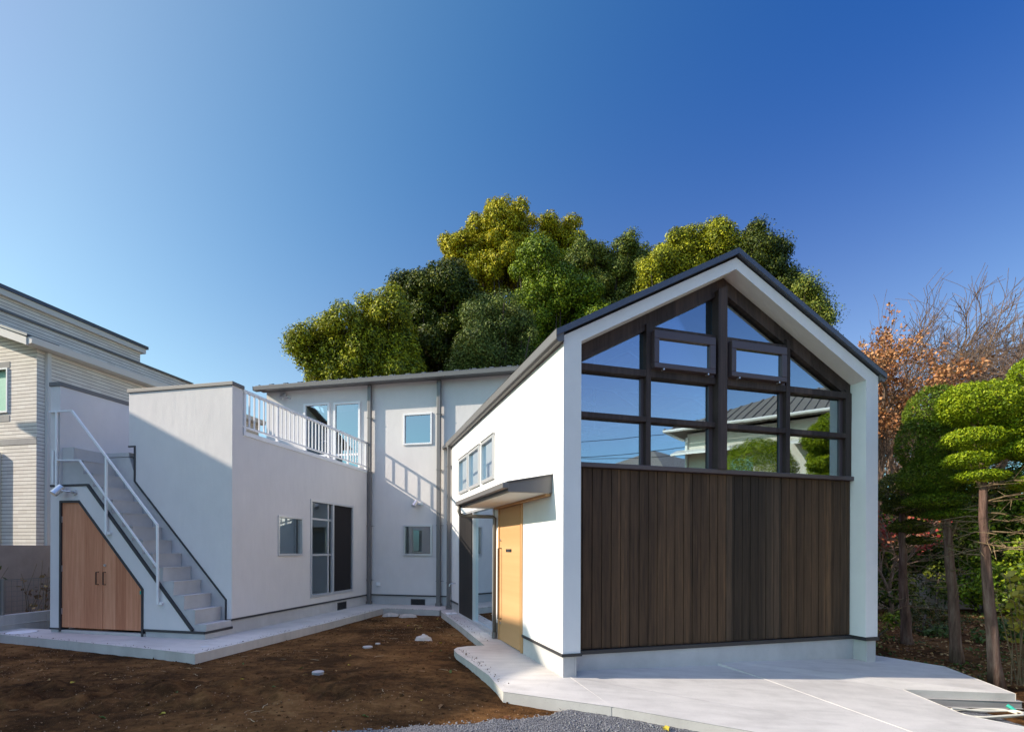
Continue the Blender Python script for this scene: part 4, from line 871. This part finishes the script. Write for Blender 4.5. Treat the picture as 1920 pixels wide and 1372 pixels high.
def big_tree(name, lab, cat, Yd, lobes_px, m, barkm='bark_grey', size=.15, n_sub=52, n_leaf=130, sub=.32, asp=.42, base_px=None, grp=None):
    lobes = []; k = Yd / FPX
    if min(l[0] for l in lobes_px) > 980: lobes_px = lobes_px + [(px + RNG.uniform(-8, 8), py + d, max(r, 30)) for px, py, r in lobes_px[::2] for d in (70, 140, 210) if py + d < 800]   # lower crown, behind the gable
    for i, (px, py, r) in enumerate(lobes_px):
        p = at(px, py, Yd); lobes.append((p[0], Yd + RNG.uniform(-.8, .8), p[2], r * k))
        for _ in range(4):
            a_, q_ = RNG.uniform(0, 6.28), RNG.uniform(.55, .95); lobes.append((p[0] + math.cos(a_) * r * k * q_, Yd + RNG.uniform(-.9, .5), p[2] + math.sin(a_) * r * k * q_ * .9, r * k * RNG.uniform(.3, .5)))
        lobes.append((p[0] + RNG.uniform(-.3, .3), Yd + r * k * .9 + RNG.uniform(0, .8), p[2] - .1 * r * k, r * k * .9))
    bx = np.mean([l[0] for l in lobes]) if base_px is None else at(base_px, 1000, Yd)[0]
    t = thing(name, (float(bx), Yd, -.3), lab, cat, grp)
    mb = MB(); limbs(mb, (float(bx), Yd + 1.6, -.4), [(float(l[0]), float(l[1]), float(l[2])) for l in lobes], .018 * max(4, max(l[2] for l in lobes)) * .5); mb.build('trunk', barkm, t, smooth=True)
    P, Nn = clump(lobes, n_sub, n_leaf, sub); V, F = leaves(P, Nn, size * .64, asp * 1.2); np_mesh('crown', V, F, m, t); return t
big_tree('broadleaf_tree', 'tallest tree with a golden green domed crown behind the house', 'tree', 25, [(940, 432, 46), (893, 462, 46), (1000, 440, 48), (1046, 445, 38), (872, 505, 42), (935, 490, 58), (1005, 500, 52), (1078, 478, 28), (855, 470, 22), (900, 535, 40)], 'leaf_gold', size=.17, base_px=955)
big_tree('broadleaf_tree', 'bright green tree with rounded clumps right below the golden crown', 'tree', 21.5, [(1005, 505, 40), (1045, 555, 48), (992, 590, 45), (1062, 610, 45), (1015, 650, 42), (1085, 560, 36), (1000, 680, 40), (1110, 620, 40)], 'leaf_green', size=.15, base_px=1040)
big_tree('broadleaf_tree', 'olive green tree between the bright green crown and the gable', 'tree', 22.5, [(1122, 505, 34), (1160, 525, 42), (1102, 540, 36), (1150, 575, 42), (1182, 505, 34), (1205, 540, 38), (1190, 600, 40), (1140, 490, 26), (1085, 500, 30), (1215, 495, 30), (1180, 485, 24), (1130, 620, 45)], 'leaf_olive', base_px=1150)
big_tree('broadleaf_tree', 'grey green tree with upright sprays above the middle of the low roof', 'tree', 18.5, [(925, 575, 34), (905, 615, 40), (950, 610, 38), (890, 660, 38), (965, 655, 38), (925, 690, 42), (980, 700, 36), (868, 700, 32), (920, 640, 34)], 'leaf_silver', size=.14, asp=.3, base_px=930)
big_tree('broadleaf_tree', 'dark evergreen tree left of the golden crown', 'tree', 20, [(790, 560, 40), (832, 555, 42), (768, 600, 42), (830, 610, 52), (800, 660, 48), (860, 640, 48), (758, 540, 22), (820, 700, 44), (765, 690, 40), (870, 560, 34), (850, 520, 26), (740, 575, 30), (880, 600, 40)], 'leaf_dark', size=.16, base_px=810)
big_tree('broadleaf_tree', 'lime tipped tree at the left end of the wood, over the low roof', 'tree', 17.5, [(588, 662, 26), (618, 645, 32), (655, 625, 32), (695, 605, 34), (738, 600, 38), (645, 675, 40), (695, 660, 46), (600, 695, 30), (745, 660, 42), (640, 705, 36), (575, 655, 16), (700, 705, 38), (750, 705, 36)], 'leaf_lime', size=.17, asp=.3, base_px=680)
big_tree('broadleaf_tree', 'green tree whose crown runs along the left slope of the gable', 'tree', 20.5, [(1245, 495, 32), (1290, 472, 32), (1330, 470, 32), (1300, 500, 38), (1255, 530, 38), (1362, 470, 26), (1275, 460, 24), (1322, 450, 18), (1230, 520, 30), (1350, 500, 34)], 'leaf_lime', size=.13, base_px=1300)
big_tree('broadleaf_tree', 'dark tree with ragged peaks just right of the gable ridge', 'tree', 19.5, [(1412, 465, 18), (1432, 500, 24), (1400, 495, 28), (1452, 482, 12), (1462, 525, 15), (1412, 440, 9), (1385, 470, 20), (1430, 540, 28), (1448, 468, 9)], 'leaf_dark', size=.13, base_px=1430)
big_tree('broadleaf_tree', 'small green treetop beside the russet tree over the right roof slope', 'tree', 18.5, [(1502, 560, 13), (1518, 580, 14), (1500, 592, 18), (1530, 604, 11), (1497, 548, 9), (1520, 640, 22)], 'leaf_olive', size=.12, base_px=1530)
# bare / russet trees
def branch_tree(name, lab, base, lean, h, r, depth, spread, m, leafm=None, leaf_at=None, nleaf=0, seed=3, droop=0, roots=4):
    rr = random.Random(seed); t = thing(name, base, lab, 'tree'); segs = []; tips = []
    def grow(p, d, l, rad_, lev):
        k = 4; pts = [p]; q = p.copy(); dd = d.copy()
        for i in range(k):
            dd = (dd + Vector((rr.gauss(0, .13), rr.gauss(0, .13), rr.gauss(0, .09) - droop * lev * .01))).normalized(); q = q + dd * l / k; pts.append(q.copy())
        segs.append((pts, rad_, rad_ * .55, lev))
        if lev == depth: tips.append((pts[2], pts[-1])); return
        nb_ = 3 if lev < 2 else 5 if lev < depth - 1 else 6
        for j in range(nb_):
            s = rr.uniform(.35, 1) if j else 1; a = pts[min(k, int(s * k))]
            o_ = Vector((rr.gauss(0, 1), rr.gauss(0, 1), rr.gauss(.15, .7))).normalized(); nd = (dd + o_ * spread * rr.uniform(.6, 1.2) + lean * .26).normalized()
            grow(a, nd, l * rr.uniform(.62, .86), rad_ * rr.uniform(.42, .58) if j else rad_ * .6, lev + 1)
    for j in range(roots):
        d0 = (Vector((0, 0, 1)) + lean * rr.uniform(.2, 1.1) + Vector((rr.gauss(0, .3), rr.gauss(0, .3), 0))).normalized(); grow(Vector(base) + Vector((0, 0, h * .22)), d0, h * .30, r * .6, 0)
    mb = MB(); mb.tube([Vector(base), Vector(base) + Vector((.05, 0, h * .12)), Vector(base) + Vector((0, 0, h * .23))], [r * 1.2, r, r * .9], 9)
    for pts, a, b, lev in segs:
        n = 6 if lev < 2 else 4 if lev < 4 else 3; mb.tube(pts, [max(.006, a + (b - a) * i / 4) for i in range(5)], n, cap=False)
    mb.build('trunk', m, t, smooth=True)
    if leafm:
        P = []
        for a, b in tips:
            if leaf_at(b): P += [np.array(a.lerp(b, rr.random())) + RNG.normal(size=3) * .07 for _ in range(nleaf)]
        if P: P = np.array(P); V, F = leaves(P, rdir(len(P)), .07, .8, 1); np_mesh('leaves', V, F, leafm, t)
    return t
b = at(1716, 1080, 16); branch_tree('bare_tree', 'leafless tree with a broad fan of twigs above the clipped conifers', (b[0], 16, -.3), Vector((.5, -.1, -.05)), 8.6, .17, 5, .66, 'twig', seed=8, roots=9)
b = at(1632, 1080, 14.3); branch_tree('russet_tree', 'half bare tree with russet leaves at the gable right end', (b[0], 14.3, -.3), Vector((-.06, 0, 0)), 7.2, .13, 4, .40, 'twig', 'leaf_rust', lambda p: p.x < b[0] + .25 and p.z > 4.4, 24, seed=15)
b = at(1668, 1080, 12.5); branch_tree('red_shrub', 'small red leaved maple between the house corner and clipped trees', (b[0], 12.5, -.3), Vector((0, 0, 0)), 3.1, .05, 3, .6, 'twig', 'leaf_red', lambda p: p.z > 1.5, 5, seed=4)
# cloud clipped conifers
def cloud_tree(lab, base, lean, lobes, trunk_r, twig_z=(1.2, 2.0), m='leaf_cypress', seed=1, dead=(), grp=None):
    rr = random.Random(seed); bx, by, bz = base; t = thing('clipped_conifer', base, lab, 'tree', grp); topz = max(l[2] for l in lobes)
    tp = Vector((lobes[0][0], lobes[0][1], topz)); mb = MB(); k = 10; pts = []
    for i in range(k + 1):
        s = i / k; pts.append(Vector((bx, by, bz - .1)).lerp(tp, s) + Vector((lean * math.sin(s * 3.1) + rr.gauss(0, .006), rr.gauss(0, .006), 0)))
    mb.tube(pts, [trunk_r * (1.35 if i == 0 else 1 - .6 * i / k) for i in range(k + 1)], 12)
    mb.build('trunk', 'bark_red', t, smooth=True)
    mb = MB()
    for l in lobes:
        s = min(.95, max(.2, (l[2] - bz - .1) / (topz - bz))); a = pts[int(s * k)]; mb.tube([a, a.lerp(Vector(l[:3]), .5) + Vector((0, 0, -.03)), Vector(l[:3])], [.03, .02, .008], 6)
    for i in range(30):
        z = rr.uniform(*twig_z); s = (z - bz) / (topz - bz); a = pts[0].lerp(tp, s); an = rr.uniform(0, 6.28); ll = rr.uniform(.15, .6); d = Vector((math.cos(an), math.sin(an), rr.uniform(-.35, .2)))
        p1 = a + d * ll * .5; p2 = p1 + (d + Vector((rr.gauss(0, .4), rr.gauss(0, .4), rr.gauss(0, .3)))) * ll * .5; mb.tube([a, p1, p2], [.011, .007, .003], 4)
        for _ in range(3): mb.tube([p1, p1 + Vector((rr.gauss(0, .12), rr.gauss(0, .12), rr.gauss(0, .08)))], [.004, .002], 3)
    mb.build('branches', 'stem_dry', t)
    PP, NN = [], []
    for (x, y, z, rx, rz) in lobes:
        n = int(30000 * (rx * rx + rx * rz)); d = rdir(n); q = d.copy(); sh_ = 1 + .16 * (vnoise(d[:, 0] * 4 + 9 + x, d[:, 1] * 4 + d[:, 2] * 5 + 9, 5) - .5) + .1 * (vnoise(d[:, 0] * 11 + 30, d[:, 2] * 14 + d[:, 1] * 9 + 30, 8) - .5)
        rad_ = sh_ * RNG.uniform(.80, 1.03, n) ** .8; zc = np.where(d[:, 2] < 0, .85, 1)
        PP.append(np.stack([x + d[:, 0] * rx * rad_, y + d[:, 1] * rx * rad_, z + d[:, 2] * rz * rad_ * zc], 1)); NN.append(d * .6 + np.array([0, 0, .5]))
    P, Nn = np.concatenate(PP), np.concatenate(NN)
    dm = np.zeros(len(P), bool)
    for (x, y, z, r) in dead: dm |= np.linalg.norm(P - np.array([x, y, z]), axis=1) < r
    V, F = leaves(P[~dm], Nn[~dm], .038, .34, .8); np_mesh('crown', V, F, m, t)
    if dm.any(): V, F = leaves(P[dm], Nn[dm], .042, .38, .75); np_mesh('dead_foliage', V, F, 'leaf_rust', t)
    return t
def lb(px, py, Yd, rxp, rzp, dy=0): p = at(px, py, Yd); return (p[0], Yd + dy, p[2], rxp * Yd / FPX, rzp * Yd / FPX)
GR = 'clipped conifers beside the forecourt'
Yc = 6.7; b = at(1868, 1272, Yc); dd_ = at(1835, 885, Yc - .35)
cloud_tree('clipped conifer with a domed sunlit crown and the nearest bare trunk', (b[0], Yc, b[2]), -.03, [lb(1835, 758, Yc, 66, 44), lb(1805, 755, Yc, 42, 38), lb(1824, 820, Yc, 50, 22), lb(1862, 815, Yc, 40, 22), lb(1815, 860, Yc, 40, 17), lb(1838, 889, Yc, 42, 13), lb(1850, 850, Yc, 30, 16), lb(1872, 760, Yc, 36, 34)], .072, (1.35, 2.3), seed=2, dead=[(dd_[0], dd_[1], dd_[2], .17)], grp=GR)
Yc = 7.8; b = at(1797, 1238, Yc)
cloud_tree('clipped conifer with a tall shaded block crown left of the domed one', (b[0], Yc, b[2]), .02, [lb(1752, 770, Yc, 48, 50), lb(1728, 830, Yc, 42, 60), lb(1770, 830, Yc, 42, 60), lb(1745, 890, Yc, 52, 40), lb(1790, 890, Yc, 45, 45), lb(1800, 960, Yc, 55, 14), lb(1755, 935, Yc, 50, 16)], .078, (.9, 2.2), 'leaf_cypress_shaded', seed=3, grp=GR)
Yc = 6.5; b = at(1985, 1290, Yc)
cloud_tree('clipped conifer cut by the right edge of the view with layered sunlit pads', (b[0], Yc, b[2]), .0, [lb(1955, 780, Yc, 70, 60), lb(1925, 838, Yc, 45, 20), lb(1975, 840, Yc, 60, 25), lb(1930, 790, Yc, 40, 35), lb(1960, 900, Yc, 55, 18), lb(1950, 690, Yc, 44, 30)], .08, (1.3, 2.3), seed=5, grp=GR)
Yc = 8.8; b = at(1702, 1206, Yc)
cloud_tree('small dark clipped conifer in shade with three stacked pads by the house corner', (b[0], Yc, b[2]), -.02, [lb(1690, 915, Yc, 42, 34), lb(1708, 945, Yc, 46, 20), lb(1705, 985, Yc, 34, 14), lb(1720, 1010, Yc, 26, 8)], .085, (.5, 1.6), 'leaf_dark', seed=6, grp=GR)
cloud_tree('clipped conifer right of the camera, farthest to the right of its row', (7.9, 4.4, -.45), .0, [(7.9, 4.4, 3.1, .75, .75), (7.8, 4.3, 2.3, .8, .35), (8.1, 4.6, 2.0, .7, .3)], .08, (.8, 1.8), seed=9, grp=GR)
cloud_tree('clipped conifer right of the camera with a leaning double crown', (8.5, 6.0, -.45), .05, [(8.4, 5.9, 3.0, .6, .9), (8.6, 6.2, 2.1, .7, .3)], .08, (.8, 1.8), seed=10, grp=GR)
# garden behind the trees
def shrub(name, lab, cat, x, y, z, lobes, m, size=.08, n_sub=50, n_leaf=30, sub=.16, asp=.5, barkm='bark_grey', low=-.4):
    t = thing(name, (x, y, z), lab, cat); L_ = [(x + a, y + b_, z + c, r) for a, b_, c, r in lobes]
    mb = MB(); limbs(mb, (x, y, z - .1), [(l[0], l[1], l[2]) for l in L_], .03, 5); mb.build('stem', barkm, t)
    P, Nn = clump(L_, n_sub, n_leaf, sub, low=low); V, F = leaves(P, Nn, size, asp); np_mesh('crown', V, F, m, t); return t
def SX(px, Yd): return (px - CX) / FPX * Yd
shrub('bush', 'low brownish bush at the foot of the small dark conifer', 'bush', SX(1742, 9.8), 9.8, -.3, [(0, 0, .3, .42), (.3, .1, .22, .32), (-.25, 0, .2, .3), (.1, .2, .45, .3)], 'leaf_shrub', .06)
shrub('bush', 'dark narrow upright bush between two conifer trunks', 'bush', SX(1757, 11.5), 11.5, -.3, [(0, 0, .4, .35), (0, 0, .85, .32), (.05, 0, 1.2, .25), (-.05, 0, .1, .35)], 'leaf_dark', .07)
bk = [(1672, 12.8, 1.3, 'leaf_dark', 'glossy dark evergreen shrub against the house corner'), (1790, 14.5, 1.7, 'leaf_dark', 'broad dark shrub behind the two tall bare trunks'), (1850, 13, 1.5, 'leaf_green', 'bright leaved shrub seen between the nearest bare trunks'), (1905, 14, 1.8, 'leaf_moss', 'mossy green shrub at the right edge behind the yellow stems'), (1965, 12, 1.9, 'leaf_green', 'tall green shrub just past the right edge'), (1725, 16.5, 1.9, 'leaf_shrub', 'brown green shrub behind the boundary wall'), (1840, 17, 2.4, 'leaf_dark', 'tall dark evergreen far behind the clipped trees'), (1920, 18, 2.6, 'leaf_green', 'tall green evergreen at the far right of the garden'), (1685, 15, 1.2, 'leaf_rust', 'rusty leaved shrub low behind the small dark conifer'), (1760, 20, 2.3, 'leaf_olive', 'olive evergreen in the far background of the garden'),
      (1668, 14.5, 3.7, 'leaf_dark', 'tall dark hedge plant just right of the gabled block'), (1735, 18.5, 4.4, 'leaf_dark', 'tall dark hedge plant behind the block crowned conifer'), (1800, 15.5, 3.9, 'leaf_dark', 'tall dark hedge plant behind the second bare trunk'), (1870, 16, 4.2, 'leaf_green', 'tall hedge plant behind the nearest bare trunk'), (1935, 15, 4.2, 'leaf_dark', 'tall dark hedge plant at the right edge'), (2020, 14, 4.2, 'leaf_green', 'tall hedge plant beyond the right edge')]
for px, Yd, h, m, lab in bk:
    x = SX(px, Yd); r = h * .42
    shrub('garden_shrub', lab, 'shrub', x, Yd, -.3, [(0, 0, h * .35, r), (r * .8, .2, h * .3, r * .85), (-r * .8, .1, h * .4, r * .8), (0, .3, h * .75, r * .8), (r * .5, 0, h * .7, r * .6)], m, .10, 30, 60, .28)
shrub('fern', 'arching green fern at the house corner beside the forecourt', 'fern', SX(1665, 9.4), 9.4, -.28, [(0, 0, .25, .28), (.15, .05, .4, .2)], 'leaf_green', .11, 60, 18, .12, .2)
shrub('garden_shrub', 'low leafy plants at the base of the second conifer trunk', 'plant', SX(1850, 9.2), 9.2, -.3, [(0, 0, .15, .3), (.5, .2, .12, .28), (-.6, .3, .1, .25), (.9, .5, .2, .3)], 'leaf_moss', .09)
t = thing('yellow_plant', (SX(1905, 6.9), 6.9, -.35), 'tall stemmed plant with yellow leaves at the right edge', 'plant'); mb = MB(); P = []
for i in range(12):
    a = random.uniform(-1, 1); bx_ = SX(1905, 6.9) + random.uniform(-.12, .35); tip = Vector((bx_ + a * .35 - .12, 6.9 + random.uniform(-.3, .3), random.uniform(.5, 1.15))); b0 = Vector((bx_, 6.9, -.4)); md = b0.lerp(tip, .5) + Vector((a * .05, 0, .1)); mb.tube([b0, md, tip], [.008, .006, .003], 5)
    for s in (.55, .7, .85, 1): P += [np.array(md.lerp(tip, (s - .5) * 2)) + RNG.normal(size=3) * .04 for _ in range(3)]
mb.build('stem', 'stem_dry', t); V, F = leaves(np.array(P), np.tile([[0, -.4, .9]], (len(P), 1)), .11, .75, .5); np_mesh('leaves', V, F, 'leaf_yellow', t)
tag(MB().box(I, 8.8, 16, 13.9, 14.05, -.4, .75).build('boundary_wall', 'concrete_block', bevel=.005), 'low block wall at the back of the garden on the right', 'wall')
wf = thing('louvre_fence', (15, 16, -.3), 'white horizontal louvre fence glimpsed through the garden trees', 'fence')
mb = MB()
for k in range(15): mb.prism(I, 'vz', [(15.9, .3 + k * .11), (15.98, .37 + k * .11), (15.985, .38 + k * .11), (15.9, .33 + k * .11)], 12.2, 17.6)
mb.build('louvre_panel', 'white_metal', wf)
for x in (12.2, 14, 15.8, 17.6): MB().box(I, x - .03, x + .03, 15.99, 16.05, -.4, 2.0).build('post', 'grey_metal', wf)
# ground cover on the right
P = np.stack([RNG.uniform(5.9, 12, 9000), RNG.uniform(7, 13, 9000)], 1); keepm = (P[:, 0] > 5.3 + .25 * (P[:, 1] - 7) + 0.2) & (fbm(P[:, 0] * 1.2, P[:, 1] * 1.2, 3, 4) > .03); P = P[keepm]
P = np.c_[P, ground_z(P[:, 0], P[:, 1]) + RNG.uniform(0, .05, len(P))]; V, F = leaves(P, np.tile([[0, 0, 1.]], (len(P), 1)), .05, .5, .7); o = np_mesh('ground_cover', V, F, 'leaf_moss'); tag(o, 'thin mossy ground cover under the garden trees', kind='stuff')
P = np.stack([RNG.uniform(5.6, 12, 5000), RNG.uniform(5.9, 13, 5000)], 1); P = P[(P[:, 0] > 6.15 + .0 * P[:, 1]) | (P[:, 1] > 8.4)]
P = np.c_[P, ground_z(P[:, 0], P[:, 1]) + .012]; V, F = leaves(P, np.tile([[0, 0, 1.]], (len(P), 1)), .055, .6, .45); o = np_mesh('leaf_litter', V, F, 'leaf_dead'); tag(o, 'brown leaf litter under the garden trees', kind='stuff')
# plants in front of the brown wall, left
for j, (v0, lab, m) in enumerate(((-1.6, 'straggly half dead shrub behind the mesh fence at the left edge', 'leaf_dead'), (-.55, 'leggy shrub with few green and brown leaves beside the fence post', 'leaf_shrub'), (.75, 'thin wilted plant behind the mesh fence next to the house', 'leaf_dead'))):
    q = W(-4.45, v0, .1); t = thing('straggly_plant', q, lab, 'plant'); mb = MB(); P = []; rr = random.Random(40 + j)
    for i in range(11):
        b0 = Vector(q) + Vector((rr.gauss(0, .1), rr.gauss(0, .1), -.3)); tip = b0 + Vector((rr.gauss(0, .3), rr.gauss(0, .25), rr.uniform(.7, 1.5))); md = b0.lerp(tip, .55) + Vector((rr.gauss(0, .06), rr.gauss(0, .06), 0)); mb.tube([b0, md, tip], [.008, .006, .003], 5)
        for _ in range(7): P.append(np.array(b0.lerp(tip, rr.uniform(.3, 1))) + RNG.normal(size=3) * .045)
    mb.build('stem', 'stem_dry', t); V, F = leaves(np.array(P), rdir(len(P)), .085, .7, 1); np_mesh('leaves', V, F, m, t)
q = W(-4.1, -.9, .1); shrub('bush', 'low green shrub half hidden behind the mesh fence at the left edge', 'bush', q[0] - .25, q[1], -.1, [(0, 0, .35, .22), (.1, .2, .5, .18), (-.2, 0, .55, .2)], 'leaf_green', .07)
for o in bpy.data.objects:
    if 'wl' in o: del o['wl']
